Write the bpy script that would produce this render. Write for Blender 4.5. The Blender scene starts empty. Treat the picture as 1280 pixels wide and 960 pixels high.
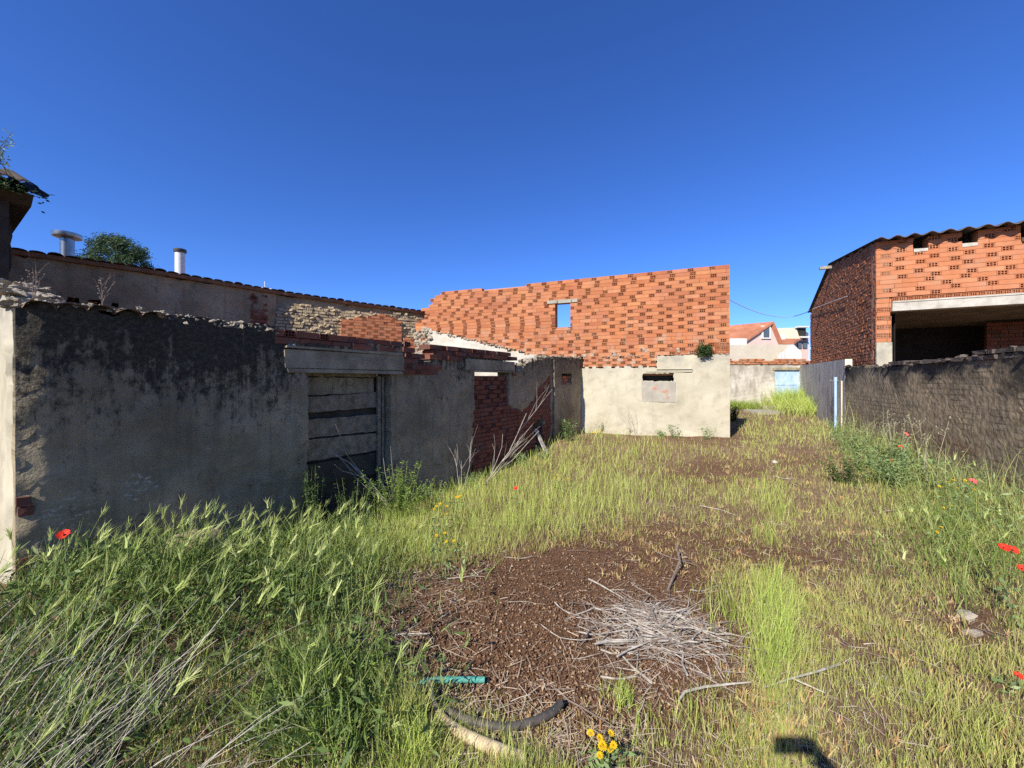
import bpy, math, random
import numpy as np
from mathutils import Vector, Matrix, Euler

random.seed(7)
rng = np.random.default_rng(7)
R = math.radians
SC = bpy.context.scene
COL = SC.collection
F = 485.0; HOR = 474.0; CAMZ = 1.6            # photo focal length (px), horizon row, eye height
SUN_AZ = R(35.4); SUN_EL = R(37.2)            # the light travels towards this azimuth (right of +Y)

# ------------------------------------------------------------------ object helpers
def tag(o, label=None, cat=None, group=None, kind=None):
    if label: o['label'] = label
    if cat: o['category'] = cat
    if group: o['group'] = group
    if kind: o['kind'] = kind
    return o

def empty(name, loc, label=None, cat=None, group=None):
    o = bpy.data.objects.new(name, None); COL.objects.link(o)
    o.location = loc; o.empty_display_size = .2
    return tag(o, label, cat, group, "thing")

def link_mesh(name, me, mat, parent=None, loc=None):
    o = bpy.data.objects.new(name, me); COL.objects.link(o)
    if mat: me.materials.append(mat)
    if parent: o.parent = parent
    elif loc is not None: o.location = loc
    return o

def smooth(me, ang=40):
    me.polygons.foreach_set('use_smooth', [True]*len(me.polygons))
    try: me.set_sharp_from_angle(angle=R(ang))
    except Exception: pass

class MB:
    """collects shapes in world coordinates; build() links them as one mesh object"""
    def __init__(s): s.v = []; s.f = []; s.uv = {}
    def add(s, vs, fs, uvs=None):
        b = len(s.v); s.v.extend([tuple(p) for p in vs])
        s.f.extend([tuple(b+i for i in f) for f in fs])
        if uvs:
            for i, q in enumerate(uvs): s.uv[b+i] = q
    def box(s, c, size, rot=None, jit=0.0, uvs=None):
        hx, hy, hz = size[0]/2, size[1]/2, size[2]/2
        vs = []
        for z in (-hz, hz):
            for y in (-hy, hy):
                for x in (-hx, hx):
                    p = Vector((x+random.uniform(-jit, jit), y+random.uniform(-jit, jit), z+random.uniform(-jit, jit)))
                    if rot is not None: p = rot @ p
                    vs.append(p + Vector(c))
        s.add(vs, [(0,2,3,1),(4,5,7,6),(0,1,5,4),(2,6,7,3),(0,4,6,2),(1,3,7,5)])
    def quad8(s, lo, hi):               # two loops of four points
        s.add(list(lo)+list(hi), [(3,2,1,0),(4,5,6,7),(0,1,5,4),(1,2,6,5),(2,3,7,6),(3,0,4,7)])
    def tube(s, pts, radii, n=6, caps=True):
        pts = [Vector(p) for p in pts]
        if not isinstance(radii, (list, tuple)): radii = [radii]*len(pts)
        rings = []; up = Vector((0,0,1)); prev = None
        for i, p in enumerate(pts):
            d = (pts[min(i+1, len(pts)-1)] - pts[max(i-1, 0)])
            d = d.normalized() if d.length > 1e-9 else Vector((0,0,1))
            if prev is None:
                a = d.cross(up)
                if a.length < .05: a = d.cross(Vector((1,0,0)))
            else: a = prev - d*prev.dot(d)
            a.normalize(); prev = a; b = d.cross(a)
            rings.append([p + (a*math.cos(2*math.pi*k/n) + b*math.sin(2*math.pi*k/n))*radii[i] for k in range(n)])
        vs = [q for r in rings for q in r]; fs = []
        for i in range(len(pts)-1):
            for k in range(n):
                fs.append((i*n+k, i*n+(k+1)%n, (i+1)*n+(k+1)%n, (i+1)*n+k))
        if caps:
            fs.append(tuple(reversed(range(n)))); fs.append(tuple((len(pts)-1)*n+k for k in range(n)))
        s.add(vs, fs)
    def lump(s, c, r, flat=.7, n=7, rough=.25):          # irregular stone
        vs = []; fs = []
        rows = 5
        rot = Euler((random.uniform(-.5,.5), random.uniform(-.5,.5), random.uniform(0,6.3))).to_matrix()
        for i in range(rows+1):
            th = math.pi*i/rows
            for k in range(n):
                ph = 2*math.pi*k/n
                rr = r*(1+random.uniform(-rough, rough))
                p = Vector((math.sin(th)*math.cos(ph)*rr, math.sin(th)*math.sin(ph)*rr*.8, math.cos(th)*rr*flat))
                vs.append(Vector(c) + rot @ p)
        for i in range(rows):
            for k in range(n):
                fs.append((i*n+k, (i+1)*n+k, (i+1)*n+(k+1)%n, i*n+(k+1)%n))
        s.add(vs, fs)
    def build(s, name, mat, parent=None, loc=None, sm=False):
        base = Vector(parent.location) if parent and parent.type == 'EMPTY' else (Vector(loc) if loc is not None else Vector((0,0,0)))
        if parent and parent.parent: base = Vector(parent.parent.location)
        elif parent and parent.type == 'MESH' and not parent.parent: base = Vector(parent.location)
        me = bpy.data.meshes.new(name)
        me.from_pydata([(p[0]-base.x, p[1]-base.y, p[2]-base.z) for p in s.v], [], s.f)
        if s.uv:
            uvl = me.uv_layers.new(name='uv')
            li = np.zeros(len(me.loops), dtype=np.int32); me.loops.foreach_get('vertex_index', li)
            arr = np.zeros((len(s.v), 2), dtype=np.float32)
            for i, q in s.uv.items(): arr[i] = q
            uvl.data.foreach_set('uv', arr[li].ravel())
        me.update()
        if sm: smooth(me)
        return link_mesh(name, me, mat, parent, loc)

def np_mesh(name, verts, faces, mat, tvals=None, parent=None, loc=None):
    me = bpy.data.meshes.new(name)
    verts = np.asarray(verts, dtype=np.float32); faces = np.asarray(faces, dtype=np.int32)
    m, k = faces.shape
    me.vertices.add(len(verts)); me.vertices.foreach_set('co', verts.ravel())
    me.loops.add(m*k); me.loops.foreach_set('vertex_index', faces.ravel())
    me.polygons.add(m); me.polygons.foreach_set('loop_start', np.arange(0, m*k, k, dtype=np.int32))
    me.update(calc_edges=True); me.validate()
    if tvals is not None:
        at = me.attributes.new('t', 'FLOAT', 'POINT'); at.data.foreach_set('value', np.asarray(tvals, dtype=np.float32))
    return link_mesh(name, me, mat, parent, loc)

def copy_tree(o, parent=None):
    c = o.copy(); COL.objects.link(c)
    if parent: c.parent = parent
    for ch in list(o.children): copy_tree(ch, c)
    return c

# ------------------------------------------------------------------ materials
class NT:
    def __init__(s, name):
        s.m = bpy.data.materials.new(name); s.m.use_nodes = True
        s.t = s.m.node_tree; s.n = s.t.nodes; s.l = s.t.links
        s.b = s.n['Principled BSDF']; s.out = s.n['Material Output']
        s.b.inputs['Roughness'].default_value = .85
        if 'Specular IOR Level' in s.b.inputs: s.b.inputs['Specular IOR Level'].default_value = .25
    def node(s, typ, **kw):
        n = s.n.new(typ)
        for k, v in kw.items(): setattr(n, k, v)
        return n
    def put(s, sock, v):
        if isinstance(v, bpy.types.NodeSocket): s.l.new(v, sock)
        elif isinstance(v, (tuple, list)) and len(v) == 3 and sock.type == 'RGBA': sock.default_value = (*v, 1)
        else: sock.default_value = v
    def coord(s, what='UV'): return s.node('ShaderNodeTexCoord').outputs[what]
    def mapping(s, vec, scale=(1,1,1), loc=(0,0,0)):
        n = s.node('ShaderNodeMapping'); s.put(n.inputs['Vector'], vec)
        n.inputs['Scale'].default_value = scale; n.inputs['Location'].default_value = loc
        return n.outputs[0]
    def noise(s, vec, scale, detail=5, rough=.6, dist=0):
        n = s.node('ShaderNodeTexNoise'); s.put(n.inputs['Vector'], vec)
        n.inputs['Scale'].default_value = scale; n.inputs['Detail'].default_value = detail
        n.inputs['Roughness'].default_value = rough; n.inputs['Distortion'].default_value = dist
        return n.outputs['Fac']
    def voro(s, vec, scale, feature='F1'):
        n = s.node('ShaderNodeTexVoronoi', feature=feature); s.put(n.inputs['Vector'], vec)
        n.inputs['Scale'].default_value = scale; return n.outputs[0]
    def ramp(s, fac, stops):
        n = s.node('ShaderNodeValToRGB'); s.put(n.inputs[0], fac); e = n.color_ramp.elements
        while len(e) < len(stops): e.new(.5)
        for i, (p, c) in enumerate(stops):
            e[i].position = p; e[i].color = (c, c, c, 1) if isinstance(c, (int, float)) else (*c, 1)
        return n.outputs[0]
    def mix(s, fac, a, b, mode='MIX'):
        n = s.node('ShaderNodeMix', data_type='RGBA', blend_type=mode)
        s.put(n.inputs[0], fac); s.put(n.inputs[6], a); s.put(n.inputs[7], b); return n.outputs[2]
    def math(s, op, a, b=0.0):
        n = s.node('ShaderNodeMath', operation=op); s.put(n.inputs[0], a); s.put(n.inputs[1], b); return n.outputs[0]
    def sep(s, vec):
        n = s.node('ShaderNodeSeparateXYZ'); s.put(n.inputs[0], vec); return n.outputs
    def island(s): return s.node('ShaderNodeNewGeometry').outputs['Random Per Island']
    def attr(s, name): return s.node('ShaderNodeAttribute', attribute_name=name).outputs
    def color(s, c): s.put(s.b.inputs['Base Color'], c); return s
    def rough(s, v): s.put(s.b.inputs['Roughness'], v); return s
    def bump(s, h, strength=.5, dist=.02):
        n = s.node('ShaderNodeBump'); n.inputs['Strength'].default_value = strength
        n.inputs['Distance'].default_value = dist; s.put(n.inputs['Height'], h)
        s.l.new(n.outputs[0], s.b.inputs['Normal']); return s

def simple(name, c1, c2, scale=6, bump=.3, rough=.85, coord='Object', bscale=None, metal=0, dist=.01):
    n = NT(name); v = n.coord(coord)
    f = n.noise(v, scale, 6, .65)
    n.color(n.mix(n.ramp(f, [(.32, 0), (.68, 1)]), c1, c2)).rough(rough)
    if bump: n.bump(n.noise(v, bscale or scale*5, 5, .7), bump, dist)
    n.b.inputs['Metallic'].default_value = metal
    return n.m

def leaf_mat(name, cols, trans=.3, base=None, rough=.6):
    """colour per leaf or blade from its own random value, with a paler foot"""
    n = NT(name); r = n.island()
    k = len(cols)
    c = n.ramp(r, [(i/(k-1), col) for i, col in enumerate(cols)])
    if base is not None:
        t = n.attr('t')[2]
        c = n.mix(n.ramp(t, [(0, 1), (.45, 0)]), c, base)
    n.color(c).rough(rough)
    tr = n.node('ShaderNodeBsdfTranslucent'); n.put(tr.inputs[0], c)
    mx = n.node('ShaderNodeMixShader'); mx.inputs[0].default_value = trans
    n.l.new(n.b.outputs[0], mx.inputs[1]); n.l.new(tr.outputs[0], mx.inputs[2]); n.l.new(mx.outputs[0], n.out.inputs[0])
    return n.m

def brick_mat(name, cols, smear=None, smear_z=None, amount=.5):
    n = NT(name); r = n.island(); k = len(cols)
    c = n.ramp(r, [(i/(k-1), col) for i, col in enumerate(cols)])
    v = n.coord('Object')
    c = n.mix(n.ramp(n.noise(v, 9, 5, .7), [(.35, 0), (.75, .45)]), c, tuple(x*.62 for x in cols[0]))
    c = n.mix(n.ramp(n.noise(v, .9, 6, .65), [(.42, 0), (.70, .42)]), c, tuple(x*.55 for x in cols[-1]))
    c = n.mix(n.ramp(n.noise(n.mapping(v, (2.2, 2.2, .45), (3, 1, 0)), 1.3, 5, .65), [(.55, 0), (.72, .3)]), c, tuple(min(1, x*1.1+.03) for x in cols[2]))
    if smear:
        f = n.noise(v, 4.5, 6, .7)
        f = n.ramp(f, [(.52, 0), (.66, amount)])
        if smear_z:
            z = n.sep(v)[2]
            mr = n.node('ShaderNodeMapRange'); n.put(mr.inputs[0], z)
            mr.inputs[1].default_value = smear_z[0]; mr.inputs[2].default_value = smear_z[1]
            mr.inputs[3].default_value = 1; mr.inputs[4].default_value = .08
            f = n.math('MULTIPLY', f, mr.outputs[0])
        c = n.mix(f, c, smear)
    n.color(c).rough(.9).bump(n.noise(v, 60, 4, .7), .35, .004)
    return n.m

M = {}
# cement render of the shaded ruin: grey-brown, black lichen in the upper part, pale scars low down
def ruin_plaster():
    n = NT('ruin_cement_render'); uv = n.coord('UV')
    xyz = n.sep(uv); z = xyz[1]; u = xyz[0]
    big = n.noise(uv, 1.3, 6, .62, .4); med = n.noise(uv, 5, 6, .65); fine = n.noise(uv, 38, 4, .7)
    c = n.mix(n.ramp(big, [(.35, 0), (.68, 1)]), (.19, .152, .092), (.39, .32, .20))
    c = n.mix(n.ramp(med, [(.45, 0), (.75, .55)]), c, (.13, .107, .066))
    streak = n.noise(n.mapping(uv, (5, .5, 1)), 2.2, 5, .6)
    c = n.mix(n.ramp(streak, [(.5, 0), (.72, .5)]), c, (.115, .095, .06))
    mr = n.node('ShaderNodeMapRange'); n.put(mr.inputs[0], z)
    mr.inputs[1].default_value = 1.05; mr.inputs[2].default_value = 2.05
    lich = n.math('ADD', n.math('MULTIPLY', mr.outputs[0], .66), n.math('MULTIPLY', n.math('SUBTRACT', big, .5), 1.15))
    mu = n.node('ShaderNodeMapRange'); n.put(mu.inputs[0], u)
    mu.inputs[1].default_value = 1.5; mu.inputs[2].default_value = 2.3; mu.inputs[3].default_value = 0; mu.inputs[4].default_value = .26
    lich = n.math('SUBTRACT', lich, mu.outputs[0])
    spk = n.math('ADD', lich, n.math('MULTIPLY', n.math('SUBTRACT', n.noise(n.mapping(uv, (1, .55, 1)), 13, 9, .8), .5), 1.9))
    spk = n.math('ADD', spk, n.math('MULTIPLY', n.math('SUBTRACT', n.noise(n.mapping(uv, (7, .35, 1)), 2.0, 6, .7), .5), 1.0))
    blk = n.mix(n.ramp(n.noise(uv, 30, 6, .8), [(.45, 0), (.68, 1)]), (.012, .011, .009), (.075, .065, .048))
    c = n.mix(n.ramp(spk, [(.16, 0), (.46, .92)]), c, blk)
    crk = n.node('ShaderNodeTexVoronoi', feature='DISTANCE_TO_EDGE'); crk.inputs['Scale'].default_value = 1.15
    wv = n.node('ShaderNodeVectorMath', operation='ADD'); nz_ = n.node('ShaderNodeTexNoise'); n.put(nz_.inputs['Vector'], uv); nz_.inputs['Scale'].default_value = 3.5; nz_.inputs['Detail'].default_value = 6
    sc_ = n.node('ShaderNodeVectorMath', operation='SCALE'); n.put(sc_.inputs[0], nz_.outputs['Color']); sc_.inputs['Scale'].default_value = .45
    n.put(wv.inputs[0], uv); n.put(wv.inputs[1], sc_.outputs[0]); n.put(crk.inputs['Vector'], wv.outputs[0])
    c = n.mix(n.math('MULTIPLY', n.ramp(crk.outputs[0], [(.0, .85), (.009, 0)]), n.ramp(n.noise(uv, 1.7, 3, .5), [(.48, 0), (.58, 1)])), c, (.03, .026, .02))
    # pale scars where a coat has flaked off
    du = n.math('SUBTRACT', u, .22); dz = n.math('SUBTRACT', z, .62)
    d1 = n.math('ADD', n.math('MULTIPLY', n.math('MULTIPLY', du, du), 9), n.math('MULTIPLY', n.math('MULTIPLY', dz, dz), 5))
    du2 = n.math('SUBTRACT', u, .62); dz2 = n.math('SUBTRACT', z, .74)
    d2 = n.math('ADD', n.math('MULTIPLY', n.math('MULTIPLY', du2, du2), 34), n.math('MULTIPLY', n.math('MULTIPLY', dz2, dz2), 26))
    for d, s_ in ((d1, .62), (d2, .8)):
        near = n.math('SUBTRACT', s_, d)
        m_ = n.math('ADD', n.math('MULTIPLY', near, .35), n.math('MULTIPLY', n.math('SUBTRACT', n.noise(n.mapping(uv, (1, 1.8, 1)), 17, 8, .78), .5), 2.0))
        c = n.mix(n.math('MULTIPLY', n.ramp(m_, [(.30, 0), (.36, .75)]), n.ramp(near, [(0, 0), (.25, 1)])), c, (.46, .42, .33))
    # rusty brick showing through
    c = n.mix(n.ramp(n.noise(n.mapping(uv, (1, 3, 1), (3.3, 1.7, 0)), 1.5, 4, .6), [(.70, 0), (.74, .8)]), c, (.17, .075, .04))
    n.color(c).rough(.92)
    n.bump(n.math('ADD', n.math('MULTIPLY', fine, .8), med), .7, .02)
    return n.m
M['ruin'] = ruin_plaster()

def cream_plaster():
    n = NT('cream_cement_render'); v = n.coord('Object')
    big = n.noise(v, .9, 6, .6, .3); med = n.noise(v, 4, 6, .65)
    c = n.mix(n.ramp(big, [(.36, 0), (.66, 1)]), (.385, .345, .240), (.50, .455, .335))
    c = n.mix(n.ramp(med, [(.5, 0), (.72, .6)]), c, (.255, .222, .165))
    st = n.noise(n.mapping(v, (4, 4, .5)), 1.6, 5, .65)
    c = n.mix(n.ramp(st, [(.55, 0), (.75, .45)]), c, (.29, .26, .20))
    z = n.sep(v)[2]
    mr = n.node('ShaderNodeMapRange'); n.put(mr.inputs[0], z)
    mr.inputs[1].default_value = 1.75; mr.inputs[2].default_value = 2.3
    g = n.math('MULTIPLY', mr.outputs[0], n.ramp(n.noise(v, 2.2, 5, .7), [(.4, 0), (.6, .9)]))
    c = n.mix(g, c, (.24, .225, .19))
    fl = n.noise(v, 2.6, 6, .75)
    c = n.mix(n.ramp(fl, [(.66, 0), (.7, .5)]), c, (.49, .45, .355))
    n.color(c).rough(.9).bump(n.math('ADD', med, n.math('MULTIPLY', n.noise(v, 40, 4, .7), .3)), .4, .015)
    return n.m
M['cream'] = cream_plaster()

ORANGE = [(0.391, 0.131, 0.053), (0.484, 0.187, 0.08), (0.428, 0.148, 0.059), (0.521, 0.231, 0.111), (0.446, 0.165, 0.074), (0.512, 0.217, 0.089), (0.353, 0.111, 0.049), (0.465, 0.196, 0.104)]
M['brick'] = brick_mat('orange_hollow_brick', ORANGE, (.44, .35, .25), (1.9, 3.4), .85)
M['brick_pale'] = brick_mat('pale_orange_hollow_brick', [(.44, .155, .066), (.52, .20, .088), (.47, .17, .076), (.54, .235, .115), (.46, .17, .08)], (.42, .31, .21), None, .3)
M['brick_dark'] = brick_mat('weathered_red_brick', [(.16, .055, .032), (.24, .08, .045), (.19, .07, .045), (.27, .10, .055), (.12, .05, .035)], (.10, .09, .075), None, .8)
M['brick_brown'] = brick_mat('rough_brown_brick', [(.25, .088, .038), (.33, .122, .052), (.28, .100, .044), (.37, .145, .066), (.21, .078, .036)], (.38, .23, .13), None, .5)
M['mortar'] = simple('orange_stained_mortar', (.36, .16, .09), (.50, .27, .17), 6, .5, .95, dist=.01)
M['mortar_brown'] = simple('rough_brown_mortar', (.16, .085, .048), (.30, .19, .12), 9, .9, .95, dist=.02)
M['mortar_dark'] = simple('dark_weathered_mortar', (.05, .04, .033), (.15, .12, .095), 8, .8, .95, dist=.015)
M['concrete'] = simple('aged_concrete', (.26, .235, .18), (.38, .345, .27), 4, .5, .9)
M['lintel_dark'] = simple('dirty_concrete', (.17, .138, .085), (.38, .32, .21), 4, .7, .9)
M['white_conc'] = simple('pale_concrete', (.33, .30, .24), (.52, .485, .41), 5, .6, .85)
M['white_wash'] = simple('whitewashed_render', (.40, .365, .29), (.56, .525, .44), 2.5, .5, .9)
M['wood'] = simple('weathered_grey_wood', (.12, .096, .06), (.30, .245, .165), 12, .8, .9)
M['dark_wood'] = simple('dark_weathered_board_gap_shade', (.035, .03, .022), (.085, .073, .052), 5, .6, .9)  # dark board tone; behind the door planks it stands in for shade
M['black'] = simple('interior_shade_black', (.02, .018, .016), (.035, .03, .027), 4, .2, .95)  # near-black stand-in for unlit interiors, shade put into the colour
M['tile'] = simple('old_clay_roof_tile', (.12, .075, .05), (.24, .15, .10), 8, .6, .9)
M['tile_brown'] = simple('brown_eave_edge', (.17, .085, .045), (.27, .15, .085), 8, .5, .9)
M['adobe'] = simple('pale_adobe', (.34, .255, .15), (.48, .38, .24), 7, .9, .95, dist=.02)  # pale mud tone with random mottling
M['stone'] = simple('pale_rubble', (.24, .20, .145), (.42, .37, .28), 9, .8, .95, dist=.02)
M['steel'] = simple('galvanised_steel', (.20, .205, .21), (.30, .305, .31), 8, .1, .32, metal=.9)
M['white_metal'] = simple('white_enamel_pipe', (.58, .58, .56), (.66, .66, .64), 3, .05, .5)
M['dark_metal'] = simple('dark_metal_cap', (.05, .05, .05), (.09, .085, .08), 5, .2, .6)
M['cement_sheet'] = simple('dark_corrugated_cement', (.07, .06, .055), (.14, .125, .11), 6, .5, .9)

def house_plaster():
    n = NT('brown_mud_plaster'); v = n.coord('UV')
    big = n.noise(v, 1.1, 6, .6, .3); med = n.noise(v, 6, 6, .65)
    c = n.mix(n.ramp(big, [(.35, 0), (.65, 1)]), (.24, .175, .10), (.40, .31, .19))
    c = n.mix(n.ramp(med, [(.55, 0), (.72, .7)]), c, (.13, .10, .065))
    st = n.noise(n.mapping(v, (4, .35, 1)), 2, 5, .6)
    c = n.mix(n.ramp(st, [(.52, 0), (.7, .6)]), c, (.16, .115, .07))
    n.color(c).rough(.93).bump(n.math('ADD', med, n.math('MULTIPLY', n.noise(v, 30, 4, .7), .4)), .6, .02)
    return n.m
M['house_wall'] = house_plaster()

def masonry_wall():
    n = NT('blackened_masonry_render'); v = n.coord('UV')
    z = n.sep(v)[1]
    big = n.noise(v, 1.0, 6, .65, .4); med = n.noise(n.mapping(v, (2.0, .7, 1)), 7, 9, .8); fine = n.noise(n.mapping(v, (1.6, 1, 1)), 30, 6, .8)
    c = n.mix(n.ramp(med, [(.40, 0), (.60, 1)]), (.18, .137, .078), (.50, .395, .24))
    bt = n.node('ShaderNodeTexBrick'); n.put(bt.inputs['Vector'], v); bt.inputs['Scale'].default_value = 1; bt.inputs['Brick Width'].default_value = .27; bt.inputs['Row Height'].default_value = .085; bt.inputs['Mortar Size'].default_value = .012; bt.inputs['Mortar Smooth'].default_value = .4
    c = n.mix(n.math('MULTIPLY', bt.outputs['Fac'], n.ramp(n.noise(v, 1.6, 4, .6), [(.45, 0), (.6, .55)])), c, (.055, .045, .03))
    c = n.mix(n.ramp(n.noise(v, 22, 7, .8), [(.56, 0), (.66, .7)]), c, (.05, .043, .032))
    c = n.mix(n.ramp(n.noise(n.mapping(v, (1, 1, 1), (7, 3, 0)), 16, 7, .8), [(.60, 0), (.68, .6)]), c, (.50, .43, .31))
    mr = n.node('ShaderNodeMapRange'); n.put(mr.inputs[0], z)
    mr.inputs[1].default_value = 1.1; mr.inputs[2].default_value = 2.1
    k = n.math('ADD', n.math('MULTIPLY', mr.outputs[0], .62), n.math('MULTIPLY', n.math('SUBTRACT', big, .5), 1.4))
    c = n.mix(n.ramp(n.math('ADD', k, n.math('MULTIPLY', n.math('SUBTRACT', fine, .5), .5)), [(.2, 0), (.45, .9)]), c, (.028, .026, .022))
    mr2 = n.node('ShaderNodeMapRange'); n.put(mr2.inputs[0], z)
    mr2.inputs[1].default_value = .95; mr2.inputs[2].default_value = .45
    red = n.math('MULTIPLY', mr2.outputs[0], n.ramp(n.noise(v, 2.6, 6, .7), [(.5, 0), (.6, .7)]))
    c = n.mix(red, c, (.15, .06, .035))
    n.color(c).rough(.95).bump(n.math('ADD', med, n.math('MULTIPLY', fine, 2.0)), .22, .005)
    return n.m
M['masonry'] = masonry_wall()

def panel_mat():
    n = NT('grey_streaked_cement'); v = n.coord('UV')
    st = n.noise(n.mapping(v, (3, .35, 1)), 2.2, 6, .65)
    c = n.mix(n.ramp(st, [(.35, 0), (.65, 1)]), (.46, .40, .29), (.74, .655, .49))
    c = n.mix(n.ramp(n.noise(v, 2, 5, .6), [(.5, 0), (.7, .6)]), c, (.20, .18, .145))
    n.color(c).rough(.9).bump(n.noise(v, 18, 5, .7), .3, .01)
    return n.m
M['panel'] = panel_mat()

def farwall_mat():
    n = NT('peeling_whitewash'); v = n.coord('UV')
    st = n.noise(n.mapping(v, (2, .8, 1)), 1.6, 7, .7)
    c = n.mix(n.ramp(st, [(.38, 0), (.62, 1)]), (.34, .30, .235), (.58, .54, .46))
    z = n.sep(v)[1]
    mr = n.node('ShaderNodeMapRange'); n.put(mr.inputs[0], z)
    mr.inputs[1].default_value = 1.6; mr.inputs[2].default_value = 2.4
    c = n.mix(n.math('MULTIPLY', mr.outputs[0], n.ramp(n.noise(v, 2, 5, .7), [(.4, .2), (.6, .9)])), c, (.28, .245, .19))
    n.color(c).rough(.92).bump(n.noise(v, 12, 5, .7), .4, .015)
    return n.m
M['farwall'] = farwall_mat()

def blue_door_mat():
    n = NT('faded_blue_paint'); v = n.coord('Object')
    f = n.noise(n.mapping(v, (1, 1, .6)), 3.5, 7, .75)
    c = n.mix(n.ramp(f, [(.4, 0), (.6, 1)]), (.27, .42, .60), (.46, .58, .70))
    c = n.mix(n.ramp(n.noise(v, 9, 5, .7), [(.62, 0), (.7, .6)]), c, (.62, .62, .58))
    n.color(c).rough(.7); return n.m
M['blue'] = blue_door_mat()
M['pipe_blue'] = simple('pale_blue_pipe', (.28, .42, .54), (.40, .54, .64), 3, .05, .5)

# foliage
M['green_grass'] = leaf_mat('green_grass_blade', [(0.256, 0.35, 0.058), (0.45, 0.561, 0.098), (0.331, 0.456, 0.073), (0.569, 0.63, 0.163), (0.375, 0.49, 0.09), (0.66, 0.665, 0.244), (0.225, 0.333, 0.049)], .22, (.30, .25, .11))
M['yellow_grass'] = leaf_mat('drying_grass_blade', [(0.455, 0.455, 0.132), (0.365, 0.428, 0.094), (0.546, 0.524, 0.198), (0.41, 0.455, 0.11), (0.569, 0.552, 0.231), (0.319, 0.4, 0.077), (0.501, 0.469, 0.154)], .3, (.34, .25, .13))
M['lush_grass'] = leaf_mat('lush_green_blade', [(0.149, 0.223, 0.031), (0.257, 0.338, 0.052), (0.189, 0.27, 0.039), (0.338, 0.405, 0.078), (0.216, 0.284, 0.052)], .22, (.14, .15, .05))
M['barley'] = leaf_mat('wild_barley_head', [(0.374, 0.463, 0.113), (0.568, 0.628, 0.21), (0.448, 0.538, 0.15), (0.688, 0.688, 0.316), (0.329, 0.434, 0.09)], .35)
M['straw'] = leaf_mat('dead_straw', [(0.346, 0.308, 0.258), (0.499, 0.449, 0.373), (0.403, 0.365, 0.293), (0.557, 0.505, 0.418), (0.288, 0.253, 0.204)], .1, None, .8)
M['litter'] = leaf_mat('straw_litter', [(0.332, 0.243, 0.155), (0.486, 0.386, 0.265), (0.243, 0.166, 0.111), (0.552, 0.464, 0.354), (0.398, 0.299, 0.189)], .1, None, .9)
M['sedum'] = leaf_mat('ochre_seedling', [(0.5, 0.312, 0.156), (0.575, 0.413, 0.182), (0.475, 0.237, 0.13), (0.45, 0.413, 0.13), (0.625, 0.45, 0.26), (0.375, 0.375, 0.104)], .25)
M['weed'] = leaf_mat('grey_green_leaf', [(0.129, 0.207, 0.067), (0.241, 0.328, 0.115), (0.172, 0.259, 0.096), (0.31, 0.38, 0.173), (0.207, 0.293, 0.086)], .3)
M['weed_dark'] = leaf_mat('dark_green_leaf', [(.030, .058, .014), (.06, .10, .025), (.04, .075, .02), (.085, .13, .04)], .3)
M['bush'] = leaf_mat('bright_green_leaf', [(0.137, 0.221, 0.03), (0.234, 0.338, 0.054), (0.182, 0.273, 0.042), (0.286, 0.377, 0.084)], .35)
M['conifer'] = leaf_mat('blue_green_needles', [(0.047, 0.086, 0.033), (0.076, 0.126, 0.048), (0.038, 0.072, 0.027), (0.102, 0.149, 0.06)], .15)
M['twig'] = simple('bleached_dead_wood', (.27, .235, .185), (.45, .40, .33), 14, .5, .9)
M['stick'] = simple('grey_dry_stick', (.20, .17, .135), (.50, .45, .37), 16, .5, .9)
M['dark_stick'] = simple('brown_dry_branch', (.13, .095, .075), (.26, .20, .16), 16, .5, .9)
M['stem'] = simple('green_stem', (.14, .19, .05), (.22, .26, .09), 20, .1, .7)
M['poppy'] = leaf_mat('poppy_red_petal', [(.70, .025, .012), (.80, .05, .02), (.75, .035, .015)], .3)
M['poppy_pink'] = leaf_mat('faded_poppy_petal', [(.70, .10, .09), (.78, .16, .14), (.72, .08, .07)], .3)
M['poppy_core'] = simple('poppy_dark_heart', (.015, .012, .012), (.03, .02, .02), 20, .2, .8)
M['yellow'] = leaf_mat('yellow_petal', [(.72, .47, .010), (.78, .56, .018), (.70, .43, .01)], .25)
M['bark'] = simple('brown_bark', (.08, .06, .045), (.15, .11, .08), 10, .8, .95)
M['crumb'] = leaf_mat('manure_crumb', [(.11, .055, .027), (.20, .108, .056), (.11, .056, .029), (.22, .13, .075), (.13, .068, .036), (.42, .30, .18), (.12, .06, .03), (.10, .05, .025)], 0, None, .95)
M['hose'] = simple('black_rubber', (.025, .026, .027), (.12, .10, .08), 14, .2, .6)
M['teal'] = simple('teal_plastic', (.03, .26, .20), (.13, .30, .23), 26, .2, .6)
M['cream_pipe'] = simple('cream_plastic', (.30, .22, .12), (.58, .47, .29), 9, .4, .7)

def ground_mat():
    n = NT('yard_soil'); v = n.coord('Object')
    a = n.attr('manure')[2]
    f1 = n.noise(v, 2.2, 7, .7); f2 = n.noise(v, 22, 6, .75); f3 = n.noise(v, 90, 4, .8)
    soil = n.mix(n.ramp(f1, [(.35, 0), (.65, 1)]), (.125, .064, .036), (.235, .145, .082))
    soil = n.mix(n.ramp(f2, [(.42, 0), (.68, .8)]), soil, (.28, .20, .12))
    man = n.mix(n.ramp(f2, [(.35, 0), (.7, 1)]), (.095, .046, .022), (.215, .118, .060))
    man = n.mix(n.ramp(f3, [(.6, 0), (.74, .55)]), man, (.29, .185, .105))
    n.color(n.mix(a, soil, man)).rough(.96)
    n.bump(n.math('ADD', f2, n.math('MULTIPLY', f3, .5)), .9, .03)
    return n.m
M['ground'] = ground_mat()

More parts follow.
